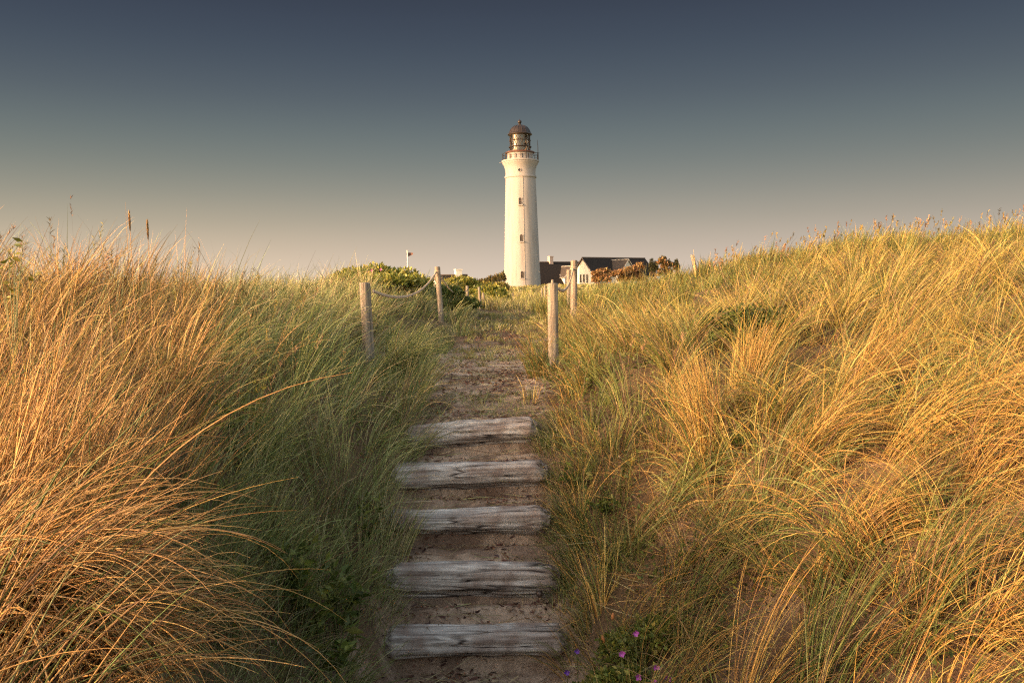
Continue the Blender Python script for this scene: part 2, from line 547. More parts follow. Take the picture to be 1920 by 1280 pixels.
def blades(root, az, th0, bend, L, w, col, nseg=5, tube=False, p=None, curl=None, tipcol=None):
    """curved tapering grass blades as one array of vertices and faces"""
    n = len(root)
    t = np.linspace(0, 1, nseg + 1)
    if p is None or np.isscalar(p):
        p = RNG.uniform(.8, 1.7, n)
        snap = RNG.random(n) < .04          # broken blades
        p = np.where(snap, 6.0, p); bend = np.where(snap, bend + RNG.uniform(.5, 1.6, n), bend)
    th = th0[:, None] + bend[:, None] * (t[None, :] ** p[:, None])
    th = np.clip(th, 0, 2.75)
    azk = az[:, None] + (curl[:, None] * t[None] if curl is not None else 0)
    step = (L / nseg)[:, None]
    dx = np.sin(th) * np.cos(azk) * step; dy = np.sin(th) * np.sin(azk) * step; dz = np.cos(th) * step
    P = np.zeros((n, nseg + 1, 3))
    P[:, 1:, 0] = np.cumsum(dx[:, :-1] * .5 + dx[:, 1:] * .5, 1)
    P[:, 1:, 1] = np.cumsum(dy[:, :-1] * .5 + dy[:, 1:] * .5, 1)
    P[:, 1:, 2] = np.cumsum(dz[:, :-1] * .5 + dz[:, 1:] * .5, 1)
    P += root[:, None, :]
    T = np.stack([np.sin(th) * np.cos(azk), np.sin(th) * np.sin(azk), np.cos(th)], -1)
    S = np.stack([-np.sin(azk), np.cos(azk), 0 * azk], -1)
    B = np.cross(T, S)
    wk = w[:, None] * (1 - .88 * t[None] ** 2.2) * (.75 + .25 * np.minimum(1, t[None] * 6))
    roll = RNG.uniform(0, np.pi, n)[:, None, None]
    if tube:
        k = 3; V = np.empty((n, nseg + 1, 3, 3))
        for q in range(3):
            a = roll + q * 2 * np.pi / 3
            V[:, :, q] = P + (S * np.cos(a) + B * np.sin(a)) * (wk * .58)[..., None]
        off = (np.arange(n) * (nseg + 1) * 3)[:, None, None]
        lv = (np.arange(nseg) * 3)[None, :, None]
        F = []
        for q in range(3):
            q2 = (q + 1) % 3
            F.append(np.concatenate([off + lv + q, off + lv + q2, off + lv + 3 + q2, off + lv + 3 + q], -1))
        F = np.stack(F, 2).reshape(-1, 4)
    else:
        k = 2; V = np.empty((n, nseg + 1, 2, 3))
        H = (S * np.cos(roll) + B * np.sin(roll)) * (wk * .5)[..., None]
        V[:, :, 0] = P - H; V[:, :, 1] = P + H
        off = (np.arange(n) * (nseg + 1) * 2)[:, None, None]
        lv = (np.arange(nseg) * 2)[None, :, None]
        F = np.concatenate([off + lv, off + lv + 1, off + lv + 3, off + lv + 2], -1).reshape(-1, 4)
    C = np.repeat(np.repeat(col[:, None, :], nseg + 1, 1)[:, :, None, :], k, 2)
    return V.reshape(-1, 3), F, C.reshape(-1, 3)


class Heap:
    def __init__(s): s.V = []; s.F = []; s.C = []; s.S = []; s.n = 0

    def add(s, V, F, C):
        s.V.append(V); s.F.append((F + s.n).ravel()); s.S.append(np.full(len(F), F.shape[1])); s.C.append(C); s.n += len(V)

    def build(s, name, mat, parent=None):
        if not s.V: return None
        return mesh_np(name, np.concatenate(s.V), np.concatenate(s.F), np.concatenate(s.S), mat, np.concatenate(s.C), True, parent)


def pick(pal, n, jit=.16):
    c = pal[RNG.integers(0, len(pal), n)]
    return np.clip(c * RNG.normal(1, jit, n)[:, None] * RNG.normal(1, .04, (n, 3)), .01, .85)


HEAPS = {k: Heap() for k in ("dry_left", "green_left", "green_right", "gold_right", "crest", "path", "far")}

BARE = [(1.00, 3.25, .20), (.42, 4.05, .18), (1.5, 3.9, .15), (.78, 4.9, .12), (.55, 3.45, .12)]

BANDS = [  # depth from, to, tussocks per m2, blades, segments, least width
    (1.2, 2.5, 30, 32, 12, .0028), (2.5, 4.0, 32, 38, 10, .003), (4, 6, 32, 40, 7, .0034), (6, 9, 26, 38, 6, .0046),
    (9, 14, 18, 32, 5, .0068), (14, 22, 13, 26, 4, .010), (22, 40, 5, 22, 3, .015), (40, 95, 1.3, 18, 3, .035), (95, 185, .28, 16, 3, .07)]

for (d0, d1, rho, nb, nseg, wmin) in BANDS:
    half = .74 * d1 + .9
    area = 2 * half * (d1 - d0)
    nT = int(area * rho)
    y = RNG.uniform(d0, d1, nT); x = RNG.uniform(-half, half, nT)
    ok = np.abs(x) < .74 * y + .9
    if d1 <= 1.3:
        ok &= (np.abs(x) > 1.3)
    x, y = x[ok], y[ok]
    px = 960 + x / np.maximum(y, 1.5) * FPX
    k = (np.abs(x - xc(y)) - hw(y))
    left = x < xc(y)
    # the strip kept bare by feet
    edge_n = .12 * fbm(x * 3, y * 3, 77, 2)
    keep = k + edge_n > np.where(y < 6.2, .05, .0)
    onpath = ~keep
    # sunk bare patches
    bare = np.zeros(len(x), bool)
    for bx, by, br in BARE:
        bare |= (np.hypot(x - bx, (y - by) * .8) < br * (1 + .5 * vnoise(x * 4, y * 4, 3)))
    thin = RNG.random(len(x))
    # right of the steps the cover is thin low down
    lowr = (~left) & (y < 5.3) & (px < 1300)
    drop = bare & (thin < .9)
    drop |= lowr & (thin < .05)
    goldz = (~left) & (y < 4.6) & (px > 1250)
    drop |= goldz & (thin < .03)
    # the dry patches of tussock grass cluster
    cl = fbm(x * 1.3, y * 1.3, 55, 3)
    drop |= (cl < -.12) & (thin < np.where(y < 4.8, .3, .62)) & (y < 14) & (k > .3)
    drop |= (vnoise(x * 2.6, y * 2.6, 58) < -.22) & (thin < np.where(y < 4.8, .35, .8)) & (y < 14) & (k > .3)
    drop |= onpath & (y < 6.0)
    drop |= onpath & (y < 9.0) & (thin < .97)
    drop |= onpath & (y < 13.0) & (thin < .30)
    # room under the lighthouse
    drop |= (np.hypot(x - 2.2, y - 180) < 6)
    x, y, px, k, left, onpath, cl = (a[~drop] for a in (x, y, px, k, left, onpath, cl))
    z = gz(x, y)
    n = len(x)
    # zone of each tussock
    soft = px + RNG.normal(0, 45, n)
    zone = np.where(onpath, "path", np.where(left,
                    np.where(y > 9.5, np.where(soft < 640, "crestl", "greenl"), np.where(soft < np.interp(y, [1.2, 2, 3, 4, 6, 9], [-50, 60, 240, 350, 400, 450]), "dryl", "greenl")),
                    np.where(y > 11, "crestr", np.where((soft < 1190 - 12 * np.maximum(0, y - 6)) & (y < 10), "greenr", "goldr"))))
    zone = np.where(y > 24, "far", zone)
    for zn in ("path", "dryl", "greenl", "crestl", "greenr", "goldr", "crestr", "far"):
        sel = np.where(zone == zn)[0]
        if not len(sel): continue
        nbz = {'path': int(nb * 1.4), 'goldr': int(nb * 1.3), 'dryl': int(nb * .8), 'greenl': int(nb * 1.25)}.get(zn, nb)
        m = len(sel)
        rep = np.repeat(sel, nbz)
        q = len(rep)
        tr = np.repeat(RNG.uniform(.025, .085, m), nbz) * (1 + .04 * y[rep])
        ang = RNG.uniform(0, 2 * np.pi, q); rr = tr * np.sqrt(RNG.random(q))
        ox, oy = rr * np.cos(ang), rr * np.sin(ang)
        root = np.stack([x[rep] + ox, y[rep] + oy, gz(x[rep] + ox, y[rep] + oy) - .02], -1)
        # bearing: a tussock leans with the wind, its blades fan out
        tb = {"dryl": (.25, .5), "greenl": (-.1, .9), "crestl": (.1, 1.2), "greenr": (2.6, 1.2), "goldr": (.05, .7), "crestr": (.1, 1.3), "path": (0, 3), "far": (0, 3)}[zn]
        taz = np.repeat(RNG.normal(tb[0], tb[1], m), nbz)
        tlean = np.repeat(np.abs(RNG.normal({"dryl": .22, "greenl": .28, "crestl": .2, "greenr": .2, "goldr": .3, "crestr": .2, "path": .4, "far": .15}[zn], .12, m)), nbz)
        spread = {'goldr': .26, 'dryl': .46}.get(zn, .36)
        if zn == 'goldr':
            fan = np.repeat((RNG.random(m) < np.where((px[sel] < 1450) & (y[sel] > 4.7), .55, .12)), nbz)
            taz = np.where(fan, np.pi - .5 + .6 * np.sin(taz * 3), taz)
        vx = np.cos(taz) * tlean + np.cos(ang) * RNG.uniform(.03, spread, q)
        vy = np.sin(taz) * tlean + np.sin(ang) * RNG.uniform(.03, spread, q)
        az = np.arctan2(vy, vx)
        th0 = np.clip(np.hypot(vx, vy), 0, 1.2) * RNG.uniform(.6, 1.1, q)
        Lm, Ls = {"dryl": (.50, .10), "greenl": (.50, .10), "crestl": (.44, .08), "greenr": (.40, .10), "goldr": (.40, .08), "crestr": (.31, .07), "path": (.08, .03), "far": (.34, .08)}[zn]
        tl = np.repeat(np.clip(RNG.normal(1, .20, m) + .35 * cl[sel], .45, 1.35), nbz)
        L = np.clip(RNG.normal(Lm, Ls, q), .03, 1.2) * tl
        if zn in ("greenl", "greenr"):
            L *= np.clip(.6 + .5 * k[rep], .5, 1.0) * np.where(left[rep], np.clip(.45 + .12 * y[rep], .75, 1), 1.0)
        # trampled short round the rope posts
        L *= np.where((zn == 'goldr') & (y[rep] < 4.8), 1.16, 1.0)
        L *= np.where((np.abs(px[rep] - 690) < 70) & (y[rep] > 6.0) & (y[rep] < 8.6), .42, 1.0)
        L *= np.where((np.abs(px[rep] - 1037) < 60) & (y[rep] > 5.8) & (y[rep] < 9), .62, 1.0)
        L *= np.where((px[rep] > 690) & (px[rep] < 850) & (y[rep] >= 7.6) & (y[rep] < 17), .50, 1.0)
        bm = {"dryl": .65, "greenl": 1.0, "crestl": .6, "greenr": .8, "goldr": 1.1, "crestr": .55, "path": .6, "far": .4}[zn]
        tbend = np.repeat(np.clip(RNG.normal(bm, .35, m), .05, 2.2), nbz)
        if zn == "goldr":
            tbend = np.where(y[rep] < 5.0, tbend * 1.45, tbend * .8)
        bend = tbend * RNG.uniform(.4, 1.35, q)
        # wind turns the upper part of a blade downwind
        curl = np.clip((-az), -1.2, 1.2) * RNG.uniform(0, .5, q) * (np.abs(az) < 1.4) if zn in ("goldr", "dryl", "crestr", "crestl") else RNG.normal(0, .3, q)
        w = np.maximum(RNG.normal({'dryl': .0047, 'goldr': .0031}.get(zn, .0032), .0009, q), wmin * RNG.uniform(.75, 1.25, q))
        # colour: each tussock dry or green to its own degree
        dry = {"dryl": .92, "greenl": .24, "crestl": .70, "greenr": .24, "goldr": .54, "crestr": .26, "path": .35, "far": .30}[zn]
        td = np.repeat(np.clip(RNG.normal(dry, .28, m) + .45 * cl[sel], 0, 1), nbz)
        isdry = RNG.random(q) < td
        pd = {"dryl": P_ORANGE, "greenl": P_PALE, "crestl": P_PALE, "greenr": P_GOLD, "goldr": P_GOLD, "crestr": P_OLIVE, "path": P_PALE, "far": P_PALE}[zn]
        pg = {"dryl": P_GREYGREEN, "greenl": P_GREYGREEN, "crestl": P_GREYGREEN, "greenr": P_GREEN, "goldr": P_GREEN, "crestr": P_GREEN, "path": P_FAR, "far": P_FAR}[zn]
        c = np.where(isdry[:, None], pick(pd, q), pick(pg, q))
        c = c * np.repeat(np.clip(RNG.normal(.95, .22, m), .5, 1.4), nbz)[:, None]
        if zn == 'goldr':
            mid_ = (RNG.random(q) < sstep(3.8, 5.6, y[rep])) & isdry
            c = np.where(mid_[:, None], pick(P_OLIVE, q), c)
        if zn == 'dryl':
            mid_ = (RNG.random(q) < sstep(2.2, 4.0, y[rep]) * .3) & isdry
            c = np.where(mid_[:, None], pick(P_OLIVE, q), c)
        dead = RNG.random(q) < {'dryl': .2, 'goldr': .2}.get(zn, .10)
        c = np.where(dead[:, None], pick(P_BROWN, q), c)
        tube = d1 <= 4.0
        V, F, C = blades(root, az, th0, bend, L, w, c, nseg, tube, None, curl)
        h = {"dryl": "dry_left", "greenl": "green_left", "crestl": "dry_left", "greenr": "green_right", "goldr": "gold_right", "crestr": "crest", "path": "path", "far": "far"}[zn]
        HEAPS[h].add(V, F, C)

# grass drooping over the ends of the logs
for (d, a, bb, r1, r2), zt in zip(LOGS, LOGTOP):
    for pxe, sgn, hp_ in ((a, 1, "green_left"), (bb, -1, "green_right")):
        for q in range(5):
            ex = (pxe - 960) / FPX * d - sgn * RNG.uniform(-.01, .12); ey = d + RNG.uniform(-.14, .2)
            m = 26
            ax_, ay_ = ex + RNG.normal(0, .03, m), ey + RNG.normal(0, .03, m)
            base = pick(P_GREYGREEN if sgn > 0 else P_GREEN, m) * RNG.uniform(.8, 1.1)
            c = np.where((RNG.random(m) < .35)[:, None], pick(P_PALE * .9, m), base)
            V, F, C = blades(np.stack([ax_, ay_, gz(ax_, ay_) - .01], -1), (0 if sgn > 0 else np.pi) + RNG.normal(-.3 * sgn, .9, m), np.abs(RNG.normal(.3, .2, m)), RNG.uniform(.4, 1.6, m), RNG.uniform(.10, .27, m), RNG.uniform(.0026, .004, m), c, 6)
            HEAPS[hp_].add(V, F, C)

# a band of turf just above the top log
m = 900
ty = RNG.uniform(5.98, 6.5, m); tx = xc(ty) + RNG.uniform(-.42, .42, m)
kp = fbm(tx * 5, ty * 5, 66, 2) > -.12
tx, ty = tx[kp], ty[kp]; m = len(tx)
c = np.where((RNG.random(m) < .35)[:, None], pick(P_PALE * .8, m), pick(P_GREYGREEN * .9, m))
V, F, C = blades(np.stack([tx, ty, gz(tx, ty) - .005], -1), RNG.uniform(0, 6.28, m), np.abs(RNG.normal(.6, .35, m)), RNG.uniform(.1, 1.1, m), RNG.uniform(.03, .10, m), RNG.uniform(.003, .0045, m), c, 4)
HEAPS["path"].add(V, F, C)

# low thatch of short blades and dead straw between the tussocks
TH_L, TH_R = Heap(), Heap()
for (d0, d1, rho, wm) in ((1.6, 3.2, 900, .0026), (3.2, 5.2, 950, .003), (5.2, 8.0, 560, .0038), (8, 12, 200, .006)):
    half = .72 * d1 + .8
    q = int(2 * half * (d1 - d0) * rho)
    y = RNG.uniform(d0, d1, q); x = RNG.uniform(-half, half, q)
    k = np.abs(x - xc(y)) - hw(y)
    ok = (k + .16 * fbm(x * 3, y * 3, 78, 2) > .02)
    bare = np.zeros(q, bool)
    for bx, by, br in BARE:
        bare |= (np.hypot(x - bx, (y - by) * .8) < br * (1 + .6 * vnoise(x * 4, y * 4, 3)))
    ok &= ~(bare & (RNG.random(q) < .75))
    ok &= (fbm(x * 2.2, y * 2.2, 84, 3) + RNG.uniform(-.25, .25, q) > -.22)
    x, y, k = x[ok], y[ok], k[ok]; q = len(x)
    lf = x < xc(y)
    px = 960 + x / y * FPX
    g_share = np.where(lf, np.where(px < 330, .3, .72), np.where(px < 1230, .55, .30))
    isg = RNG.random(q) < g_share
    c = np.where(isg[:, None], np.where(lf[:, None], pick(P_GREYGREEN, q), pick(P_GREEN, q)), np.where(lf[:, None], pick(np.concatenate([P_PALE * .8, P_BROWN]), q), pick(np.concatenate([P_GOLD * .8, P_ORANGE * .6, P_BROWN, P_BROWN * .7]), q)))
    L = np.clip(RNG.normal(.17, .07, q), .04, .4) * np.where(lf, 1.25, 1) * (.6 + .4 * np.clip(k / .5, 0, 1))
    for hh, ss in ((TH_L, lf), (TH_R, ~lf)):
        m = int(ss.sum())
        V, F, C = blades(np.stack([x[ss], y[ss], gz(x[ss], y[ss]) - .01], -1), RNG.uniform(0, 6.28, m), np.abs(RNG.normal(.55, .35, m)), RNG.uniform(.1, 1.3, m), L[ss], np.maximum(wm, RNG.normal(.003, .0006, m)), c[ss], 4)
        hh.add(V, F, C)
tag(TH_L.build("thatch_grass", M_GREEN), "short mixed grass and dead straw under the tall grass left of the path", "grass", kind="stuff")
tag(TH_R.build("thatch_grass", M_DRY), "short dry grass and straw on the sand between the golden tussocks", "grass", kind="stuff")
tag(HEAPS["dry_left"].build("dry_grass", M_DRY), "dry orange marram grass standing thick on the bank left of the steps", "grass", kind="stuff")
tag(HEAPS["green_left"].build("green_grass", M_GREEN), "grey green grass drooping down the shaded slope beside the steps", "grass", kind="stuff")
tag(HEAPS["green_right"].build("verge_grass", M_GREEN), "short green grass along the edge between steps and golden bank", "grass", kind="stuff")
tag(HEAPS["gold_right"].build("golden_grass", M_DRY), "golden marram grass arching over the sunlit bank right of the steps", "grass", kind="stuff")
tag(HEAPS["crest"].build("crest_grass", M_GREEN), "yellow green grass along the dune crest behind the golden bank", "grass", kind="stuff")
tag(HEAPS["path"].build("turf_grass", M_GREEN), "short trodden turf on the path past the rope posts", "grass", kind="stuff")
tag(HEAPS["far"].build("meadow_grass", M_GREEN), "pale green meadow grass between the path and the lighthouse", "grass", kind="stuff")


# low green herbs filling the hollows between the tussocks
def leaf_verts(pos, out, size, col, flop=.5, aspect=.5):
    """pointed leaves folded along the midrib"""
    n = len(pos)
    d = out + RNG.normal(0, flop, (n, 3)); d /= np.linalg.norm(d, axis=1)[:, None] + 1e-9
    s = np.cross(d, RNG.normal(0, 1, (n, 3))); s /= np.linalg.norm(s, axis=1)[:, None] + 1e-9
    nn = np.cross(d, s)
    L = size[:, None]
    V = np.empty((n, 5, 3))
    V[:, 0] = pos
    V[:, 1] = pos + d * L * .42 - s * L * aspect * .5 + nn * L * .10
    V[:, 2] = pos + d * L * .48
    V[:, 3] = pos + d * L * .42 + s * L * aspect * .5 + nn * L * .10
    V[:, 4] = pos + d * L * .98 - nn * L * .14
    o = (np.arange(n) * 5)[:, None]
    F = np.concatenate([o + np.array([[0, 2, 1]]), o + np.array([[0, 3, 2]]), o + np.array([[1, 2, 4]]), o + np.array([[2, 3, 4]])], 0)
    C = np.repeat(col[:, None], 5, 1).reshape(-1, 3)
    return V.reshape(-1, 3), F, C


P_HERB = np.array([(.12, .15, .03), (.17, .19, .04), (.08, .11, .025), (.22, .22, .05), (.06, .085, .02)])
HB = Heap()
for (d0, d1, rho, sz) in ((2.4, 5.5, 1500, .026), (5.5, 9, 700, .034), (9, 14, 260, .05)):
    half = .7 * d1 + .6
    q = int(2 * half * (d1 - d0) * rho)
    y = RNG.uniform(d0, d1, q); x = RNG.uniform(-half, half, q)
    k = np.abs(x - xc(y)) - hw(y); px = 960 + x / y * FPX
    patch = fbm(x * 1.3, y * 1.3, 55, 3)
    fine_ = fbm(x * 4.5, y * 4.5, 57, 3)
    verge = (x > xc(y)) & (px < 1260) & (y < 7)
    slope = (x < xc(y)) & (px > 430)
    ok = (k > .06) & (((patch < -.10) & (fine_ > -.05)) | (verge & (fine_ > .16)) | (slope & (fine_ > .22)))
    for bx, by, br in BARE:
        ok &= (np.hypot(x - bx, (y - by) * .8) > br)
    ok &= (px > 330)
    x, y, k = x[ok], y[ok], k[ok]; q = len(x)
    pos = np.stack([x, y, gz(x, y) + RNG.random(q) ** 1.6 * .13], -1)
    out = np.stack([RNG.normal(0, 1, q), RNG.normal(0, 1, q), np.full(q, .6)], -1)
    V, F, C = leaf_verts(pos, out, RNG.uniform(.6, 1.4, q) * sz, pick(P_HERB, q, .2), .4, .5)
    HB.add(V, F, C)
tag(HB.build("ground_cover", M_LEAF), "low dark green herbs in the hollows between the grass tussocks", "herbs", kind="stuff")


# ------------------------------------------------------------------ single tussocks that stand out
def tussock(name, label, x, y, n, L, Ls, az, azs, th0, bend, bs, pal, pal2, mix, w, r, nseg=14, group=None, p=1.2):
    z = gz1(x, y)
    a = RNG.uniform(0, 2 * np.pi, n); rr = r * np.sqrt(RNG.random(n))
    root = np.stack([rr * np.cos(a), rr * np.sin(a), gz(x + rr * np.cos(a), y + rr * np.sin(a)) - z - .02], -1)
    azv = RNG.normal(az, azs, n)
    c = np.where((RNG.random(n) < mix)[:, None], pick(pal, n), pick(pal2, n))
    V, F, C = blades(root, azv, np.abs(RNG.normal(th0, .16, n)), np.clip(RNG.normal(bend, bs, n), 0, 2.5), np.clip(RNG.normal(L, Ls, n), .15, 1.5), RNG.normal(w, w * .15, n), c, nseg, True, p, RNG.normal(0, .25, n))
    h = Heap(); h.add(V, F, C)
    o = h.build(name, M_DRY)
    o.location = (x, y, z)
    tag(o, label, "grass tussock", group)
    return o


G_T = "marram tussocks"
tussock("marram_tussock", "big orange marram tussock sweeping in long arcs across the lower left corner", -1.34, 2.05, 760, .56, .12, .0, .6, .60, 1.55, .5, P_ORANGE, P_GREEN, .94, .0046, .24, group=G_T)
tussock("marram_tussock", "upright orange marram tussock at the left edge behind the arching one", -1.62, 2.75, 380, .70, .12, .35, .5, .20, .45, .25, P_ORANGE, P_GREYGREEN, .92, .005, .24, group=G_T)
tussock("marram_tussock", "low orange marram tussock drooping right over the shaded slope", -1.16, 2.05, 240, .46, .10, -.25, .5, .75, 1.15, .35, P_ORANGE, P_GREEN, .88, .005, .16, group=G_T)
for (px, py, d, lab, L, az, th, be) in [
    (1330, 900, 5.0, "tall fan shaped golden tussock above the bare sand patch beside the steps", .62, 2.2, .2, .35),
    (1480, 960, 4.4, "golden tussock arching right over the largest bare sand hollow", .60, -.1, .55, 1.2),
    (1690, 960, 4.2, "golden tussock at right whose blades comb down towards the sand", .66, -.2, .6, 1.25),
    (1560, 1130, 3.5, "lowest golden tussock bending right across the sand in the corner", .58, 0.0, .55, 1.25),
    (1390, 800, 5.6, "upright straw tussock left of the dark green creeping shrub", .62, .5, .25, .4),
    (1600, 800, 5.3, "wide golden tussock sweeping right below the dark gap in the bank", .68, .25, .45, .9),
]:
    g = W(px, py, d)
    tussock("marram_tussock", lab, g.x, d, 210, L, .1, az, .38, th, be, .28, P_GOLD, P_GREEN, .88, .0036, .11, group=G_T)
tussock("marram_tussock", "grey green tussock spilling over the path edge below the left rope post", W(735, 690, 7.2).x, 7.2, 300, .52, .1, -.25, .6, .45, .9, .3, P_GREYGREEN, P_PALE, .8, .0042, .16, group=G_T)
tussock("marram_tussock", "bright green tussock at the foot of the right rope post", W(1012, 690, 7.3).x, 7.3, 180, .36, .08, 2.6, .9, .25, .5, .3, P_GREEN, P_GOLD, .75, .004, .1, group=G_T)
tussock("marram_tussock", "dark green tussock hanging beside the right end of the middle log", W(1090, 1050, 4.75).x, 4.75, 110, .28, .07, 3.0, .8, .35, .8, .35, P_GREEN, P_GOLD, .8, .004, .12, group=G_T)


# ------------------------------------------------------------------ seed heads and flowering grasses
def plume(name, label, px_b, px_t, py_t, d, hlen):
    top = W(px_t, py_t, d); x0 = W(px_b, 500, d).x
    z0 = gz1(x0, d)
    root = empty(name, (x0, d, z0))
    m = MB()
    base = Vector((0, 0, -.03)); tip = Vector((top.x - x0, 0, top.z - z0))
    m.tube([base.lerp(tip, t) for t in (0, .3, .6, .85, 1)], [.0028, .0025, .002, .0016, .001], 6)
    m.build("stalk", M_STALK, root)
    n = 260
    t = RNG.random(n)
    dirv = (tip - base).normalized()
    pos = np.array([tuple(tip - dirv * hlen * float(q)) for q in t])
    prof = np.sin(np.pi * np.clip(t * .9 + .05, 0, 1)) * .006 + .001
    a = RNG.uniform(0, 2 * np.pi, n)
    pos[:, 0] += prof * np.cos(a) * .5; pos[:, 1] += prof * np.sin(a) * .5
    V, F, C = blades(pos, a, np.full(n, .12), np.full(n, .1), RNG.uniform(.012, .026, n), np.full(n, .0035), pick(P_ORANGE * .75, n), 2)
    h = Heap(); h.add(V, F, C); h.build("seed_head", M_DRY, root)
    tag(root, label, "seed head", "seed heads on the left skyline")


M_STALK = mat_plain("stalk", (.36, .21, .09), .7)
plume("grass_seed_head", "tall brown grass plume on the left skyline, the taller of the two", 252, 242, 400, 5.2, .11)
plume("grass_seed_head", "brown grass plume on the left skyline, the shorter of the two", 283, 276, 416, 5.2, .11)

# loose flowering stems along the right crest and on the left skyline
h = Heap()
n = 430
px = np.concatenate([RNG.uniform(1320, 2050, 280), RNG.uniform(-60, 620, 90), RNG.uniform(1060, 1900, 60)])
dd = np.concatenate([RNG.uniform(13.5, 17.5, 280), RNG.uniform(4.6, 6.8, 90), RNG.uniform(4.5, 10, 60)])
x = (px - 960) / FPX * dd
z = gz(x, dd)
Lq = np.where(px > 1000, RNG.normal(.47, .11, n), RNG.normal(.62, .09, n)) * np.where(dd < 11, np.where(px > 1000, .85, 1), 1)
wq = np.maximum(.002, .0004 * dd)
az = RNG.normal(0, 1.2, n); th = np.abs(RNG.normal(.12, .1, n)); be = np.abs(RNG.normal(.25, .15, n))
c = pick(np.concatenate([P_OLIVE * .6, P_BROWN * 1.2]), n)
rt0 = np.stack([x, dd, z - .02], -1)
V, F, C = blades(rt0, az, th, be, Lq, wq, c, 4); h.add(V, F, C)
tips = V.reshape(n, 5, 2, 3).mean(2)
rep = np.repeat(np.arange(n), 16)
tt = RNG.random(len(rep)) * .75
pos = tips[rep, 4] * (1 - tt[:, None]) + tips[rep, 3] * tt[:, None]
a = RNG.uniform(0, 2 * np.pi, len(rep))
V, F, C = blades(pos, a, RNG.uniform(.2, .9, len(rep)), RNG.uniform(0, .9, len(rep)), RNG.uniform(.015, .05, len(rep)), np.maximum(.003, .0008 * dd[rep]), np.clip(c[rep] * 1.1, 0, .8), 2)
h.add(V, F, C)
tag(h.build("flowering_grass", M_DRY), "thin flowering grass stems with loose brown heads along the skyline", "grass", kind="stuff")

# ------------------------------------------------------------------ leaf litter and straw on the path
h = Heap()
n = 14000
yy = 3.6 + 11 * RNG.random(n) ** 1.3; xx = xc(yy) + RNG.normal(0, .8, n) * (hw(yy) + .05)
keep = (fbm(xx * 3, yy * 4, 91, 3) > -.12)
xx, yy = xx[keep], yy[keep]; n = len(xx)
c = pick(np.array([(.11, .045, .035), (.16, .07, .045), (.30, .20, .12), (.07, .035, .03), (.24, .12, .08), (.36, .27, .18)]), n)
V, F, C = blades(np.stack([xx, yy, gz(xx, yy) + .008], -1), RNG.uniform(0, 6.28, n), RNG.uniform(1.25, 1.75, n), RNG.normal(0, .5, n), RNG.uniform(.015, .05, n), RNG.uniform(.006, .018, n), c, 2)
h.add(V, F, C)
n = 2600
yy = 3.5 + 9 * RNG.random(n) ** 1.7; xx = xc(yy) + RNG.normal(0, .8, n) * (hw(yy) + .08)
c = pick(np.concatenate([P_PALE * .9, P_BROWN]), n)
V, F, C = blades(np.stack([xx, yy, gz(xx, yy) + .012], -1), RNG.normal(0, .9, n) + np.where(RNG.random(n) < .5, np.pi, 0), RNG.uniform(1.35, 1.65, n), RNG.normal(0, .15, n), RNG.uniform(.08, .3, n), RNG.uniform(.0022, .004, n), c, 4)
h.add(V, F, C)
# dead roots and crumbs of turf on the open sand
n = 9000
yy = RNG.uniform(1.6, 6.0, n); xx = RNG.uniform(.25, 3.0, n)
kp = fbm(xx * 4, yy * 4, 93, 3) > -.1
xx, yy = xx[kp], yy[kp]; n = len(xx)
c = pick(np.array([(.10, .055, .03), (.16, .085, .045), (.26, .15, .08), (.07, .04, .025), (.30, .19, .10)]), n)
V, F, C = blades(np.stack([xx, yy, gz(xx, yy) - .002], -1), RNG.uniform(0, 6.28, n), RNG.uniform(.7, 1.7, n), RNG.normal(0, .8, n), RNG.uniform(.012, .045, n), RNG.uniform(.006, .016, n), c, 2)
h.add(V, F, C)
# straw lying on the open sand of the right bank
n = 9000
yy = RNG.uniform(1.6, 5.6, n); xx = RNG.uniform(.3, 3.0, n)
c = pick(np.concatenate([P_GOLD, P_ORANGE, P_BROWN]), n)
V, F, C = blades(np.stack([xx, yy, gz(xx, yy) + .012], -1), RNG.uniform(0, 6.28, n), RNG.uniform(1.1, 1.6, n), RNG.normal(0, .3, n), RNG.uniform(.05, .22, n), RNG.uniform(.002, .0036, n), c, 3)
h.add(V, F, C)
tag(h.build("leaf_litter", M_DRY), "brown leaf litter and straw strewn over the sandy path", "litter", kind="stuff")

# ------------------------------------------------------------------ log steps
M_LOG = mat_wood("grey_log", 0, (.70, .65, .60), (.07, .05, .042), (.20, .13, .10))
M_POST = mat_wood("post_wood", 2, (.44, .37, .29), (.085, .065, .05), (.26, .20, .145), 1.2)
M_IRON = mat_plain("iron", (.16, .12, .10), .5, .7)


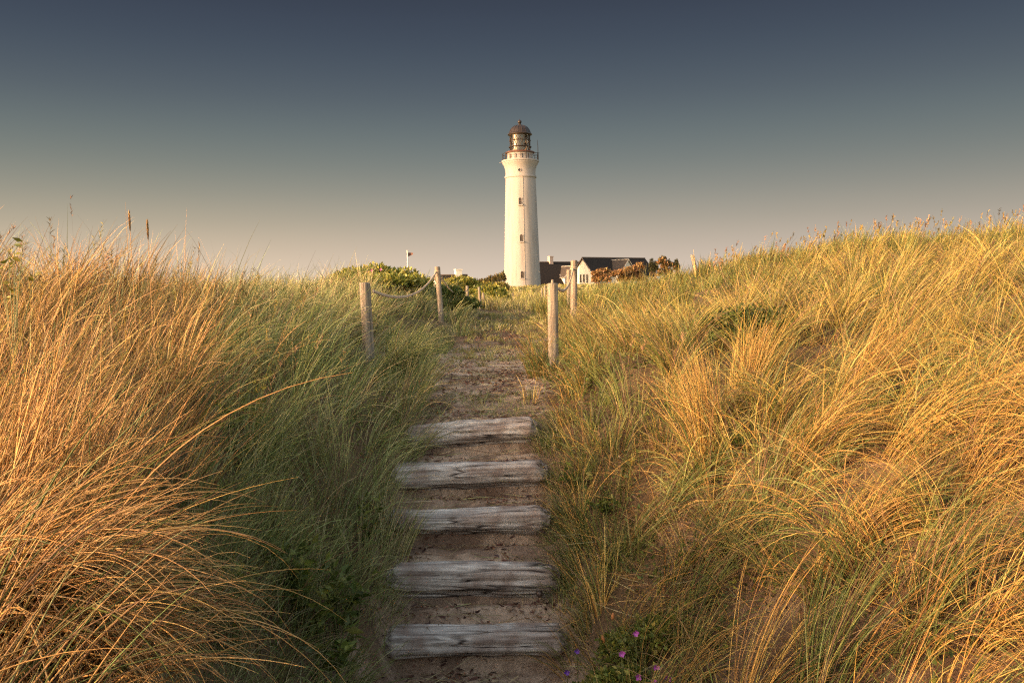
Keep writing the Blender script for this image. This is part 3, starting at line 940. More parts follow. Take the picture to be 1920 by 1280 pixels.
def log_mesh(L, hgt, dep, seed, cracks, taper=(1, 1), bow=0.0, square=.5):
    nx, nc = 220, 64
    X = np.linspace(-L / 2, L / 2, nx)
    A = np.linspace(0, 2 * np.pi, nc, endpoint=False)
    xg, ag = np.meshgrid(X, A, indexing='ij')
    e = 2 / (2 + 2 * square)
    ca, sa = np.cos(ag), np.sin(ag)
    und = np.exp(-((ag - 4.0) / .55) ** 2) * (.24 + .26 * fbm(xg * 1.7, xg * 0 + seed, seed + 90, 3))
    yy = np.sign(ca) * np.abs(ca) ** e * dep / 2
    zz = np.sign(sa) * np.abs(sa) ** e * hgt / 2
    s = xg / L + .5
    tp = taper[0] * (1 - s) + taper[1] * s
    ra = 1 + .20 * fbm(xg * 2.2 + seed, np.cos(ag) * 1.3 + seed * 3.1, seed, 3) + .08 * fbm(xg * 6, np.sin(ag) * 2, seed + 5, 3)
    grain = .06 * fbm(xg * 1.6, ag * 7, seed + 9, 3) + .03 * fbm(xg * 4, ag * 18, seed + 10, 2)
    gr = np.zeros_like(xg)
    for (a0, x0, x1, dpt, wd) in cracks:
        path = a0 + .16 * fbm(xg * 2.5, np.full_like(xg, a0 * 7), seed + 30, 3)
        win = sstep(x0, x0 + .10, s) * (1 - sstep(x1 - .10, x1, s))
        dd = np.angle(np.exp(1j * (ag - path)))
        gr += dpt * 1.5 * win * np.exp(-(dd / (wd * 1.5)) ** 2)
    # rounded, frayed ends
    e0 = .04 + .06 * (vnoise(ag * 1.3, xg * 0 + seed, seed + 41) + .5); e1 = .03 + .07 * (vnoise(ag * 1.3, xg * 0 + seed, seed + 43) + .5)
    endf = 1 - .42 * (1 - sstep(0, 1, s / e0)) - .36 * (1 - sstep(0, 1, (1 - s) / e1))
    k = ra * tp * (1 + grain - gr - np.clip(und, 0, .5)) * endf
    V = np.stack([xg + .012 * fbm(ag * 3, xg * 0 + seed, seed + 50, 2) * (np.abs(s - .5) > .46), yy * k, zz * k + bow * (4 * (s - .5) ** 2 - .33) + .010 * fbm(xg * 2.5, xg * 0, seed + 70, 2)], -1)
    V = V.reshape(-1, 3)
    I = np.arange(nx * nc).reshape(nx, nc)
    J = np.roll(I, -1, 1)
    F = np.stack([I[:-1], J[:-1], J[1:], I[1:]], -1).reshape(-1, 4)
    V = np.concatenate([V, [[-L / 2 + .01, 0, 0], [L / 2 - .01, 0, 0]]])
    c0, c1 = nx * nc, nx * nc + 1
    caps = np.concatenate([np.stack([np.full(nc, c0), J[0], I[0]], -1), np.stack([np.full(nc, c1), I[-1], J[-1]], -1)])
    flat = np.concatenate([F.ravel(), caps.ravel()]); sizes = np.concatenate([np.full(len(F), 4), np.full(len(caps), 3)])
    return V, flat, sizes


# angles: pi = facing the viewer, pi/2 = top
PI = math.pi
LOGSPEC = [
    ("lowest grey log step, its face split by long cracks, above the sandy foot", .165, .20, 5, [(3.35, .05, .9, .12, .05), (2.95, .2, .98, .10, .04), (3.7, .0, .7, .12, .05), (2.5, .3, .8, .07, .03)], (1, .92), .0, .35),
    ("log step with a dark hollowed face, an iron bolt and a split plank behind", .185, .15, 8, [(3.0, .4, 1, .14, .05), (3.5, .3, .98, .12, .05), (3.9, .0, .65, .28, .22), (2.7, .1, .5, .06, .03)], (1.0, .98), .0, .3),
    ("middle grey log step, worn wavy with a knot and a rotten lower left edge", .150, .17, 13, [(3.9, .0, .32, .40, .28), (3.05, .3, .95, .10, .04), (2.7, .05, .6, .07, .035), (3.4, .35, .9, .08, .04)], (.9, 1.0), .012, .3),
    ("thick rounded grey log step second from the top of the flight", .165, .20, 21, [(2.6, .1, .9, .06, .04), (3.2, .2, .6, .07, .05), (3.6, .5, .95, .08, .05)], (1.05, .95), -.006, .25),
    ("topmost grey log step with a square sawn right end, below the turf", .160, .16, 27, [(2.95, .3, 1.0, .14, .03), (2.6, .1, .5, .06, .03), (3.5, .1, .6, .06, .05)], (1.08, .94), -.004, .3)]
for (d, a, bb, r1, r2), (lab, hgt, dep, seed, cracks, tpr, bow, sq) in zip(LOGS, LOGSPEC):
    hgt *= 1.12
    p0, p1 = W(a, r1, d), W(bb, r2, d)
    V, flat, sizes = log_mesh((p1 - p0).length, hgt, dep, seed, cracks, tpr, bow, sq)
    o = mesh_np("log_step", V, flat, sizes, M_LOG)
    mid = (p0 + p1) / 2
    o.location = (mid.x, d + dep / 2, mid.z - hgt * .46)
    o.rotation_euler = (random.uniform(-.05, .05), -math.atan2(p1.z - p0.z, p1.x - p0.x), 0)
    tag(o, lab, "log step", "log steps of the dune stair")
    if "bolt" in lab:
        m = MB()
        prof = [(.001, .014), (.011, .013), (.016, .008), (.018, 0), (.018, -.03)]
        m.lathe([(r, z) for r, z in prof][::-1], 14)
        bo = m.build("bolt", M_IRON, o)
        bo.location = ((1017 - 890) / FPX * d, -dep / 2 - .004, -.045); bo.rotation_euler = (PI / 2, 0, 0)
        V, flat, sizes = log_mesh(.80, .07, .13, 44, [(1.6, .1, .9, .12, .05), (2.4, .3, .8, .08, .04)], (1, .9), 0, .5)
        pk = mesh_np("rear_plank", V, flat, sizes, M_LOG, parent=o)
        pk.location = (.0, .15, .045)

# ------------------------------------------------------------------ rope posts
M_ROPE = mat_plain("hemp_rope", (.55, .42, .30), .9, 0, .3, 90, .6)
M_CRACK = mat_plain("dark_split", (.035, .028, .024), .9)


def post(name, label, px, py, d, dia, depth_in=.45, lean=(0, 0), split=False, nub=False, group="rope fence posts", hgt=None):
    top = W(px, py, d)
    z0 = gz1(top.x, d)
    H = (top.z - z0) if hgt is None else hgt
    nz, nc = 60, 28
    Z = np.concatenate([np.linspace(-depth_in, H - .012, nz), [H - .004, H]])
    A = np.linspace(0, 2 * np.pi, nc, endpoint=False)
    zg, ag = np.meshgrid(Z, A, indexing='ij')
    sd_ = int(abs(px) * 7 + d)
    r = dia / 2 * (1 + .03 * fbm(zg * 2, np.cos(ag) * 2 + sd_, sd_, 3) + .05 * fbm(zg * 1.2, ag * 7, sd_ + 3, 3))
    r[-2] *= .97; r[-1] *= .90
    if split:
        dd = np.angle(np.exp(1j * (ag - (-.72) - .03 * np.sin(zg * 5))))
        r -= dia * .22 * np.exp(-(dd / .13) ** 2) * sstep(-.1, .1, zg)
    lx, ly = lean
    V = np.stack([r * np.cos(ag) + (zg - H) * lx, r * np.sin(ag) + (zg - H) * ly, zg], -1).reshape(-1, 3)
    m = len(Z)
    I = np.arange(m * nc).reshape(m, nc); J = np.roll(I, -1, 1)
    F = np.stack([I[:-1], J[:-1], J[1:], I[1:]], -1).reshape(-1, 4)
    V = np.concatenate([V, [[0, 0, H + .004]]])
    cap = np.stack([np.full(nc, m * nc), I[-1], J[-1]], -1)
    o = mesh_np(name, V, np.concatenate([F.ravel(), cap.ravel()]), np.concatenate([np.full(len(F), 4), np.full(nc, 3)]), M_POST)
    o.location = (top.x, d, z0)
    tag(o, label, "fence post", group)
    if nub:
        k = MB(); k.lathe([(.012, H - .01), (.013, H + .025), (.008, H + .034), (.001, H + .036)], 10)
        k.build("peg", M_POST, o)
    return o


PL1 = post("rope_post", "thick grey post with a deep split, first post left of the path", 684, 530, 8.2, .106, lean=(-.03, 0), split=True)
PR1 = post("rope_post", "pale sunlit post with a peg on top, first post right of the path", 1036, 531, 8.0, .098, lean=(.0, 0), nub=True)
PL2 = post("rope_post", "left post holding the middle of the sagging rope, against the sky", 820, 500, 14.6, .092, lean=(-.05, 0))
PR2 = post("rope_post", "tall post on the right with the rope tied near its top", 1076.5, 488, 12.6, .097, lean=(.02, 0))
post("rope_post", "slim post just behind the tall right post", 1066, 506, 15.5, .075)
post("rope_post", "short far post left of the path beside the dark bush", 876, 536, 23, .082)
post("rope_post", "thin leaning pale post where the path bends, left of the round bush", 898, 538, 25, .075, lean=(-.06, 0))
post("rope_post", "slim lower post close behind the thin leaning pale one", 906, 549, 27, .07, lean=(-.05, 0))
post("rope_post", "small far stake at the bend, in front of the round bush", 931, 566, 27, .05)
post("rope_post", "far slim stake below the lighthouse, the left one of two", 961.5, 548, 45, .08)
post("rope_post", "far slim stake below the lighthouse, the right one of two", 970, 552, 47, .08)
post("rope_post", "far stake just right of the lighthouse foot, the shorter of two", 1016, 540, 34, .075)
post("rope_post", "far stake just right of the lighthouse foot, the taller of two", 1022, 535, 33, .085)
post("dune_stake", "leaning wooden stake alone on the right dune crest", 1298, 478, 17, .075, lean=(-.22, 0), group="stakes on the dune")


def rope(label, a, b_, sag, dia=.030, tails=True):
    a, b_ = Vector(a), Vector(b_)
    n = 60; m = MB()
    pts = []
    for i in range(n + 1):
        t = i / n
        p = a.lerp(b_, t); p.z -= sag * 4 * t * (1 - t)
        pts.append(p)
    # three twisted strands
    for sidx in range(3):
        q = []
        for i in range(n * 4 + 1):
            t = i / (n * 4); j = min(int(t * n), n - 1); f = t * n - j
            c = pts[j].lerp(pts[j + 1], f)
            ph = t * (b_ - a).length / (dia * 3.2) * 2 * PI + sidx * 2 * PI / 3
            q.append(c + Vector((0, math.cos(ph), math.sin(ph))) * dia * .27)
        m.tube(q, dia * .3, 6)
    o = m.build("fence_rope", M_ROPE)
    tag(o, label, "rope", "ropes slung between the posts")
    return o, pts


def knot(parent, p, d, dia=.013):
    m = MB()
    for dz in (-.013, .012):
        q = [Vector(p) + Vector((math.cos(t) * d * .51, math.sin(t) * d * .51, dz)) for t in np.linspace(0, 2 * PI, 22)]
        m.tube(q, dia * .5, 6, cap=False)
    m.build("rope_loop", M_ROPE, parent)


a = W(690, 546, 8.2); a.x += .05
b_ = W(818, 510, 14.6)
r1, _ = rope("sagging rope from the split left post up to the next left post", a, b_, .20)
knot(r1, (W(819, 509, 14.6).x + .008, 14.6, b_.z), .096)
r2, _ = rope("rope dropping from the second left post to the far posts", W(822, 510, 14.6), W(876, 543, 23), .25)
a = W(1040, 541, 8.05); a.x += .03
b_ = W(1075, 503, 12.6)
r3, _ = rope("short taut rope between the two sunlit right posts", a, b_, .13)
knot(r3, (W(1076, 503, 12.6).x, 12.6, b_.z), .10)

# ------------------------------------------------------------------ shrubs and leafy plants
def shrub(name, label, cat, lobes, n, size, pal, group=None, stems=True, flop=.7, aspect=.55, kind=None, fill=.35):
    """lobes in world coordinates: (x, y, z, rx, ry, rz)"""
    bx = sum(l[0] for l in lobes) / len(lobes); by = sum(l[1] for l in lobes) / len(lobes)
    bz = gz1(bx, by)
    root = empty(name, (bx, by, bz))
    vol = np.array([l[3] * l[4] + l[3] * l[5] for l in lobes]); vol = vol / vol.sum()
    h = Heap()
    for l, f in zip(lobes, vol):
        m = int(n * f)
        v = RNG.normal(0, 1, (m, 3)); v /= np.linalg.norm(v, axis=1)[:, None]
        v[:, 2] = np.where(v[:, 2] < -.3, -v[:, 2] * .5, v[:, 2])
        bump = 1 + .42 * fbm(v[:, 0] * 3.2 + l[0] * 5, v[:, 2] * 3.2 + v[:, 1] * 2.1, 61, 3)
        rr = np.where(RNG.random(m) < fill, RNG.uniform(.45, .9, m), RNG.uniform(.88, 1.06, m)) * bump
        pos = np.array([l[0] - bx, l[1] - by, l[2] - bz]) + v * rr[:, None] * np.array([l[3], l[4], l[5]])
        out = v * .7 + np.array([0, 0, .5])
        V, F, C = leaf_verts(pos, out, RNG.uniform(.7, 1.3, m) * size, pick(pal, m, .22), flop, aspect)
        h.add(V, F, C)
    h.build("foliage", M_LEAF, root)
    if stems:
        mb = MB()
        for l in lobes:
            for q in range(7):
                p0 = Vector((random.uniform(-.02, .02), random.uniform(-.02, .02), -.05))
                p1 = Vector((l[0] - bx + random.uniform(-.8, .8) * l[3], l[1] - by + random.uniform(-.8, .8) * l[4], l[2] - bz + random.uniform(.2, .8) * l[5]))
                mid = p0.lerp(p1, .5) + Vector((random.uniform(-.1, .1) * l[3], 0, -.1 * l[5]))
                w0 = max(.006, size * .09)
                mb.tube([p0, mid, p1], [w0, w0 * .7, w0 * .3], 5)
        mb.build("stems", M_STEM, root)
    tag(root, label, cat, group, kind)
    return root


M_STEM = mat_plain("woody_stem", (.16, .10, .06), .8)
L_GREEN = np.array([(.10, .13, .025), (.14, .17, .03), (.19, .20, .04), (.07, .10, .02)])
L_YELL = np.array([(.34, .31, .06), (.42, .36, .08), (.26, .26, .05), (.18, .20, .04)])
L_DARK = np.array([(.05, .075, .02), (.07, .095, .025), (.09, .11, .03)])
L_RUST = np.array([(.30, .16, .07), (.36, .20, .085), (.20, .11, .055), (.30, .22, .085)])
L_CONI = np.array([(.055, .06, .03), (.08, .075, .035), (.045, .05, .025)])
L_WARM = np.array([(.20, .16, .06), (.15, .14, .045), (.24, .17, .07)])


def lobe(px, py, d, rw, rh, ry=None):
    """an ellipsoid centred on the pixel px, py at depth d with pixel radii rw, rh"""
    c = W(px, py, d); s = d / FPX
    return (c.x, c.y, c.z, rw * s, ry if ry else rw * s * .8, rh * s)


FL = mat_plain("pink_petal", (.55, .10, .26), .5, 0, .2)
rb = shrub("rose_bush", "yellow green rose bush with a few pink blossoms on the left bank", "bush",
           [lobe(660, 524, 17.5, 34, 18), lobe(705, 519, 18, 38, 19), lobe(750, 525, 18, 36, 19), lobe(785, 536, 17.5, 26, 17), lobe(725, 532, 17, 60, 16)], 5200, .085, np.concatenate([L_YELL, L_YELL, L_GREEN * 1.4]))
for k, (px, py) in enumerate([(697, 507), (714, 505), (690, 511)]):
    c = W(px, py, 17.2); m = MB()
    for q in range(5):
        a = q * 2 * PI / 5
        e = Vector((math.cos(a), -.6, math.sin(a))) * .02; s = Vector((-math.sin(a), 0, math.cos(a))) * .018
        m.add([Vector((0, 0, 0)), e - s, e * 1.25, e + s], [(0, 1, 2, 3)])
    o = m.build("blossom", FL, rb); o.location = Vector(c) - Vector(rb.location)
shrub("green_bush", "dark green low bush hugging the bank below the second left post", "bush",
      [lobe(848, 556, 18, 22, 14), lobe(872, 572, 17.5, 24, 12), lobe(835, 548, 18.5, 14, 10)], 2600, .075, np.concatenate([L_DARK, L_GREEN]), group="bushes beside the path")
shrub("green_bush", "round sunlit bush at the bend of the path, darkest on its right", "bush",
      [lobe(918, 556, 34, 26, 17), lobe(936, 562, 33, 20, 17), lobe(900, 552, 36, 24, 12)], 3200, .13, np.concatenate([L_GREEN, L_YELL]), group="bushes beside the path")
shrub("green_bush", "yellow green mounded bush in front of the white chimney", "bush",
      [lobe(866, 534, 44, 26, 14), lobe(846, 538, 43, 20, 12), lobe(888, 542, 45, 22, 11)], 2600, .16, L_YELL, group="bushes beside the path")
shrub("green_bush", "small bright bush in front of the lighthouse foot, left side", "bush",
      [lobe(938, 540, 90, 16, 8), lobe(918, 540, 95, 16, 9)], 1500, .28, np.concatenate([L_YELL, L_WARM]), group="bushes beside the path")
shrub("brown_scrub", "brown scrub with spiky tops just left of the lighthouse", "bush",
      [lobe(936, 526, 120, 9, 10), lobe(922, 530, 122, 12, 9), lobe(905, 533, 125, 13, 7), lobe(942, 523, 118, 5, 9)], 1800, .42, np.concatenate([L_WARM, L_CONI]), flop=.3, aspect=.35)
shrub("rust_bush", "large rust red bush in front of the gabled house, beside its wing", "bush",
      [lobe(1184, 508, 120, 14, 7), lobe(1168, 512, 118, 13, 5), lobe(1199, 503, 122, 9, 9), lobe(1155, 515, 119, 12, 5), lobe(1186, 524, 120, 24, 12)], 3000, .36, L_RUST, group="rust red bushes by the houses")
shrub("rust_bush", "small rust red bush under the slate roof of the gabled house", "bush",
      [lobe(1131, 511, 110, 12, 6), lobe(1121, 514, 108, 9, 5), lobe(1127, 526, 108, 18, 12)], 1400, .34, L_RUST, group="rust red bushes by the houses")
shrub("rust_bush", "rust tinted bush with a ragged top on the right skyline", "bush",
      [lobe(1243, 494, 60, 9, 10), lobe(1252, 499, 60, 10, 7), lobe(1247, 514, 60, 12, 12)], 1100, .2, np.concatenate([L_RUST, L_CONI]), group="rust red bushes by the houses", flop=.4)
for k, (px, py, rh, lab) in enumerate([(1222, 494, 9, "dark little conifer on the skyline, nearest the gabled house"), (1229, 497, 6, "dark little conifer on the skyline, second from the house"), (1268, 494, 7, "dark little conifer alone near the dune crest")]):
    root = shrub("conifer_tree", lab, "tree", [lobe(px, py + 1, 140, 3.0, rh * .5), lobe(px, py - rh * .5, 140, 1.8, rh * .5), lobe(px, py + rh * .7, 140, 4.5, rh * .6), lobe(px, py + rh * 1.6, 140, 5.5, rh * .8)], 1000, .3, L_CONI, group="little conifers on the skyline", flop=.4, aspect=.3)
    for ch in root.children:
        if ch.name.startswith("stems"): ch.name = "trunk"
        else: ch.name = "crown"

g = W(1380, 655, 7.0)
z7 = gz1(g.x, 7.0)
shrub("creeping_shrub", "dark green creeping shrub among golden grass on the right bank", "shrub",
      [(W(1350, 650, 7).x, 7.0, z7 + .17, .20, .22, .15), (W(1400, 655, 7).x, 7.0, z7 + .22, .22, .22, .15), (W(1440, 670, 6.9).x, 6.9, z7 + .18, .18, .2, .14), (W(1375, 680, 6.8).x, 6.8, z7 + .12, .2, .2, .12)], 2400, .034, np.concatenate([L_GREEN * .8, L_DARK]), stems=True)


def weed(name, label, px, py, d, n, size, pal, rad, hgt, group="leafy weeds in the grass"):
    g = W(px, py, d); zz = gz1(g.x, d)
    root = empty(name, (g.x, d, zz))
    ns = 7; hp = Heap(); mb = MB()
    topz = min(.42, max(.12, g.z - zz)) if (hgt is None and 'sky' not in label) else max(.12, g.z - zz)
    for q in range(ns):
        a = random.uniform(0, 6.28); rr = rad * random.uniform(.3, 1)
        tip = Vector((rr * math.cos(a), rr * math.sin(a), topz * random.uniform(.7, 1.1)))
        mid = Vector((tip.x * .35, tip.y * .35, tip.z * .6))
        mb.tube([Vector((0, 0, -.03)), mid, tip], [.004, .003, .0016], 5)
        m = n // ns
        t = RNG.uniform(.86 if 'sky' in label else .35, 1, m)
        base = np.array([tuple((mid if tt < .6 else mid.lerp(tip, (tt - .6) / .4)) if tt >= .6 else Vector((0, 0, 0)).lerp(mid, tt / .6)) for tt in t])
        out = np.stack([RNG.normal(0, 1, m), RNG.normal(0, 1, m), np.full(m, .45)], -1)
        V, F, C = leaf_verts(base, out, RNG.uniform(.6, 1.3, m) * size, pick(pal, m, .18), .3, .42)
        hp.add(V, F, C)
    mb.build("stems", M_GSTEM, root)
    hp.build("leaves", M_LEAF, root)
    tag(root, label, "weed", group)
    return root


M_GSTEM = mat_plain("green_stem", (.13, .15, .05), .6)
for (px, py, d, lab, sz) in [
    (465, 600, 5.0, "yellow green weed in the shade edge high on the left bank", .05),
    (270, 700, 3.3, "yellow green weed half buried in the orange grass", .05),
    (425, 650, 4.6, "leafy weed where orange grass meets the green slope", .05),
    (420, 780, 3.2, "yellow green weed at the tips of the arching orange tussock", .045),
    (630, 1000, 4.0, "broad leaved weed low on the shaded slope beside the middle log", .07),
    (545, 905, 3.9, "dark leafy weed in the middle of the shaded left slope", .07),
    (625, 1170, 3.7, "large dark leafy weed left of the lowest log", .075),
    (660, 1040, 4.1, "small leafy weed beside the bolted log", .06),
    (590, 1090, 3.8, "dark leafy weed with arching straw above it, low on the left slope", .075),
    (690, 930, 4.7, "small leafy weed touching the left end of the middle log", .055),
    (560, 1010, 3.9, "leafy weed at the middle of the shaded slope below the straw tips", .065),
    (1075, 880, 5.2, "upright green weed beside the right end of the second log", .045),
    (1130, 950, 4.9, "green weed in the verge grass right of the middle log", .05),
    (16, 462, 4.6, "broad leaf sprig against the sky at the left edge", .07)]:
    weed("leafy_weed", lab, px, py, d, 70 if 'sky' not in lab else 28, sz if 'sky' not in lab else .05, L_YELL * .8 if "yellow" in lab or "sprig" in lab else L_GREEN, .14, None)

# flowering plant in the lower right of the steps
fx, fd = W(1180, 1235, 3.75), 3.75
zz = gz1(fx.x, fd)
fp = shrub("flowering_plant", "low leafy plant with purple flowers beside the lowest log", "plant",
           [(W(1120, 1235, 3.8).x, 3.8, gz1(W(1120, 1235, 3.8).x, 3.8) + .0, .16, .14, .075), (W(1190, 1230, 3.75).x, 3.75, gz1(W(1190, 1230, 3.75).x, 3.75) + .0, .18, .16, .085),
            (W(1255, 1240, 3.65).x, 3.65, gz1(W(1255, 1240, 3.65).x, 3.65) + .01, .15, .15, .08), (W(1180, 1290, 3.5).x, 3.5, gz1(W(1180, 1290, 3.5).x, 3.5) + .04, .2, .1, .07)],
           5000, .028, np.concatenate([L_GREEN * 1.3, L_YELL, L_YELL * .8]), fill=.4, flop=1.0)
M_PURP = mat_plain("purple_petal", (.46, .10, .44), .5, 0, .2)
M_VIOL = mat_plain("violet_petal", (.16, .05, .40), .5, 0, .2)
M_SORR = mat_plain("orange_bud", (.50, .20, .07), .6, 0, .2)


def bloom(parent, px, py, d, mat, r, name="flower"):
    c = Vector(W(px, py, d)); m = MB()
    for q in range(5):
        a = q * 2 * PI / 5 + random.random()
        e = Vector((math.cos(a), -.5, math.sin(a))) * r; s = Vector((-math.sin(a), .1, math.cos(a))) * r * .55
        m.add([Vector((0, 0, 0)), e * .6 - s, e * 1.1 - s * .3, e * 1.1 + s * .3, e * .6 + s], [(0, 1, 2), (0, 2, 3), (0, 3, 4)])
    o = m.build(name, mat, parent, smooth=False)
    o.location = c - Vector(parent.location)
    gzz = gz1(c.x, c.y + .03)
    st = MB(); st.tube([Vector((0, 0, 0)), Vector((.004, .015, (gzz - c.z) * .5)), Vector((0, .03, gzz - c.z - .01))], [.0016, .0018, .002], 5)
    st.build("flower_stalk", M_GSTEM, o)


for px, py in [(1192, 1186), (1166, 1224), (1231, 1250), (1197, 1268), (1225, 1276), (1253, 1270)]:
    bloom(fp, px, py, 3.3 if py > 1200 else 3.45, M_PURP, .0125)
for px, py in [(1082, 1219), (1063, 1259)]:
    bloom(fp, px, py, 3.75, M_VIOL, .012)


def bud(parent, px, py, d, tilt):
    c = Vector(W(px, py, d)); m = MB()
    m.lathe([(.001, -.018), (.006, -.012), (.0075, 0), (.006, .012), (.001, .018)], 8)
    o = m.build("seed_bud", M_SORR, parent); o.location = c - Vector(parent.location); o.rotation_euler = (0, tilt, 0)
    gzz = gz1(c.x, c.y)
    st = MB(); st.tube([Vector((0, 0, -.015)), Vector((0, 0, (gzz - c.z)))], [.0014, .0018], 5)
    st.build("flower_stalk", M_GSTEM, o)


for px, py, t in [(1131, 1197, -.3), (1243, 1158, .35), (1178, 1238, 0), (1149, 1155, .1)]:
    bud(fp, px, py, 3.75, t)
c = W(1385, 935, 4.9)
sp_ = shrub("flowering_plant", "tiny plant with one pink flower under the fan shaped golden tussock", "plant", [(c.x, 4.9, gz1(c.x, 4.9) + .05, .09, .08, .06)], 320, .03, L_GREEN)
bloom(sp_, 1387, 922, 4.8, M_PURP, .012)

# ------------------------------------------------------------------ lighthouse
S = 180.0 / FPX     # metres per photo pixel at the tower
LB = W(979.5, 538, 180)
LH = empty("lighthouse", (LB.x, 180, gz1(LB.x, 180) - .1))
lz = LB.z - LH.location.z


def hz(row):
    return lz + (538 - row) * S


m_white, nt, b = new_mat("white_render")
tcl = nt.nodes.new("ShaderNodeTexCoord")
mp = nt.nodes.new("ShaderNodeMapping"); mp.inputs["Scale"].default_value = (.9, .9, .10)
nt.links.new(tcl.outputs["Object"], mp.inputs[0])
n1 = N(nt, "ShaderNodeTexNoise", Scale=1.6, Detail=7.0, Roughness=.65)
nt.links.new(mp.outputs[0], n1.inputs["Vector"])
r = ramp(nt, [(.32, (.30, .272, .255)), (.5, (.37, .343, .33)), (.75, (.395, .37, .36))], n1.outputs["Fac"])
nt.links.new(r.outputs[0], b.inputs["Base Color"]); b.inputs["Roughness"].default_value = .8; b.inputs["Specular IOR Level"].default_value = .25
m_copper = mat_plain("brown_copper", (.034, .024, .02), .42, .1, .25, 1.5)
m_red = mat_plain("red_ledge", (.13, .055, .035), .6, 0, .2, 2)
m_rail = mat_plain("iron_rail", (.05, .036, .03), .55, .3)
m_dark = mat_plain("dark_glass", (.03, .025, .025), .25, 0, .2)
m_brass = mat_plain("brass_lens", (.10, .052, .026), .2, .7, .3, 2)

m_glass, nt, b = new_mat("lantern_glass")
out = nt.nodes["Material Output"]
gl = nt.nodes.new("ShaderNodeBsdfGlossy"); gl.inputs["Color"].default_value = (.95, .85, .75, 1); gl.inputs["Roughness"].default_value = .10
tr = nt.nodes.new("ShaderNodeBsdfTransparent"); tr.inputs[0].default_value = (.62, .56, .50, 1)
mx = nt.nodes.new("ShaderNodeMixShader"); mx.inputs[0].default_value = .10
nt.links.new(tr.outputs[0], mx.inputs[1]); nt.links.new(gl.outputs[0], mx.inputs[2]); nt.links.new(mx.outputs[0], out.inputs[0])

m = MB()
R = lambda wpx: wpx / 2 * S
prof = [(R(70), -1.2), (R(69), hz(538)), (R(66.2), hz(500)), (R(63.0), hz(450)), (R(59.5), hz(395)), (R(56.4), hz(345)), (R(55.8), hz(337)),
        (R(59), hz(336.4)), (R(59.2), hz(333.6)), (R(56), hz(333)), (R(55.6), hz(326)), (R(57), hz(320)), (R(60.5), hz(315)), (R(65), hz(311)), (R(66.5), hz(309.5)), (R(66.5), hz(308.2)), (R(62), hz(308.0)), (R(10), hz(307.9))]
m.lathe(prof, 96)
m.build("tower", m_white, LH, angle=25)
m = MB(); m.lathe([(R(62), hz(308.2)), (R(68.5), hz(307.9)), (R(69.5), hz(306.6)), (R(69.5), hz(305.2)), (R(68), hz(304.8)), (R(40), hz(304.6))], 96)
m.build("gallery", m_white, LH, angle=25)
rail = MB()
for k in range(20):
    a = 2 * PI * k / 20
    x, y = R(66.5) * math.cos(a), R(66.5) * math.sin(a)
    big = k % 4 == 0
    rail.tube([(x, y, hz(305)), (x, y, hz(291.5 if big else 293.2))], .09 if big else .035, 6)
for row, rad in ((292.8, .055), (297.5, .035)):
    rail.tube([(R(66.5) * math.cos(t), R(66.5) * math.sin(t), hz(row)) for t in np.linspace(0, 2 * PI, 97)], rad, 5, cap=False)
rail.build("railing", m_rail, LH)
m = MB(); m.lathe([(R(48), hz(305)), (R(47.5), hz(291.5)), (R(40), hz(291.4))], 64)
drum = m.build("lantern_drum", m_white, LH, angle=25)
m = MB(); m.lathe([(R(46), hz(291.6)), (R(53), hz(291.3)), (R(54), hz(290.2)), (R(53), hz(289)), (R(36), hz(288.6))], 64)
m.build("red_ledge", m_red, LH, angle=25)
# small dark openings in the drum
for k, px in enumerate((-17, -8, 3, 15)):
    a = math.asin(px / 24.0)
    m = MB(); m.box((0, 0, 0), (.14, .2, .9))
    o = m.build("vent_opening", m_dark, drum); o.location = (math.sin(a) * R(47.8), -math.cos(a) * R(47.8), hz(298)); o.rotation_euler = (0, 0, a)
# lantern: facetted glazing with rings and crossed astragals
NP = 16
m = MB(); m.lathe([(R(37.5), hz(289)), (R(37.5), hz(257.5))], NP, cap=False, a0=PI / NP)
m.build("lantern_glazing", m_glass, LH, smooth=True, angle=60)
fr = MB()
rg_ = R(38.0)
for k in range(NP):
    a0 = 2 * PI * k / NP + PI / NP
    for sgn in (1, -1):
        a1 = a0 + sgn * 2 * PI / NP
        for (z0_, z1_) in ((hz(289), hz(268)), (hz(268), hz(257.5))):
            fr.tube([(rg_ * math.cos(a0), rg_ * math.sin(a0), z0_), (rg_ * math.cos(a1), rg_ * math.sin(a1), z1_)], .055, 5)
for row, rr, rad in ((288.4, 38.5, .13), (280.0, 41, .10), (268.2, 39, .08), (258, 38.5, .13)):
    fr.tube([(R(rr) * math.cos(t), R(rr) * math.sin(t), hz(row)) for t in np.linspace(0, 2 * PI, 65)], rad, 5, cap=False)
fr.build("lantern_frame", m_rail, LH)
m = MB()
lp = [(R(8), hz(288.5)), (R(24), hz(287))]
for k in range(14):
    row = 286 - k * 1.95
    q = 23 - abs(k - 6.5) * 1.0
    lp += [(R(q), hz(row)), (R(q - 2.2), hz(row - 1.2))]
lp += [(R(8), hz(258))]
m.lathe(lp, 48)
m.build("lens", m_brass, LH, angle=20)
m = MB()
dome = [(R(38), hz(258)), (R(45), hz(257.6)), (R(45.5), hz(256.6)), (R(42), hz(255.4)), (R(39.5), hz(253.8)), (R(37.5), hz(251)), (R(34), hz(247.6)), (R(28), hz(244)), (R(20), hz(241.4)), (R(10), hz(240)), (R(6), hz(239.6)), (R(4.4), hz(238)), (R(4.8), hz(237))]
m.lathe(dome, 64)
dm = m.build("dome", m_copper, LH, angle=30)
m = MB(); m.lathe([(R(2.6), hz(237.2))] + [(R(7.2) * math.sin(t), hz(233.6) - R(7.2) * math.cos(t)) for t in np.linspace(.35, PI - .25, 14)] + [(R(.8), hz(229.2)), (.02, hz(228))], 24)
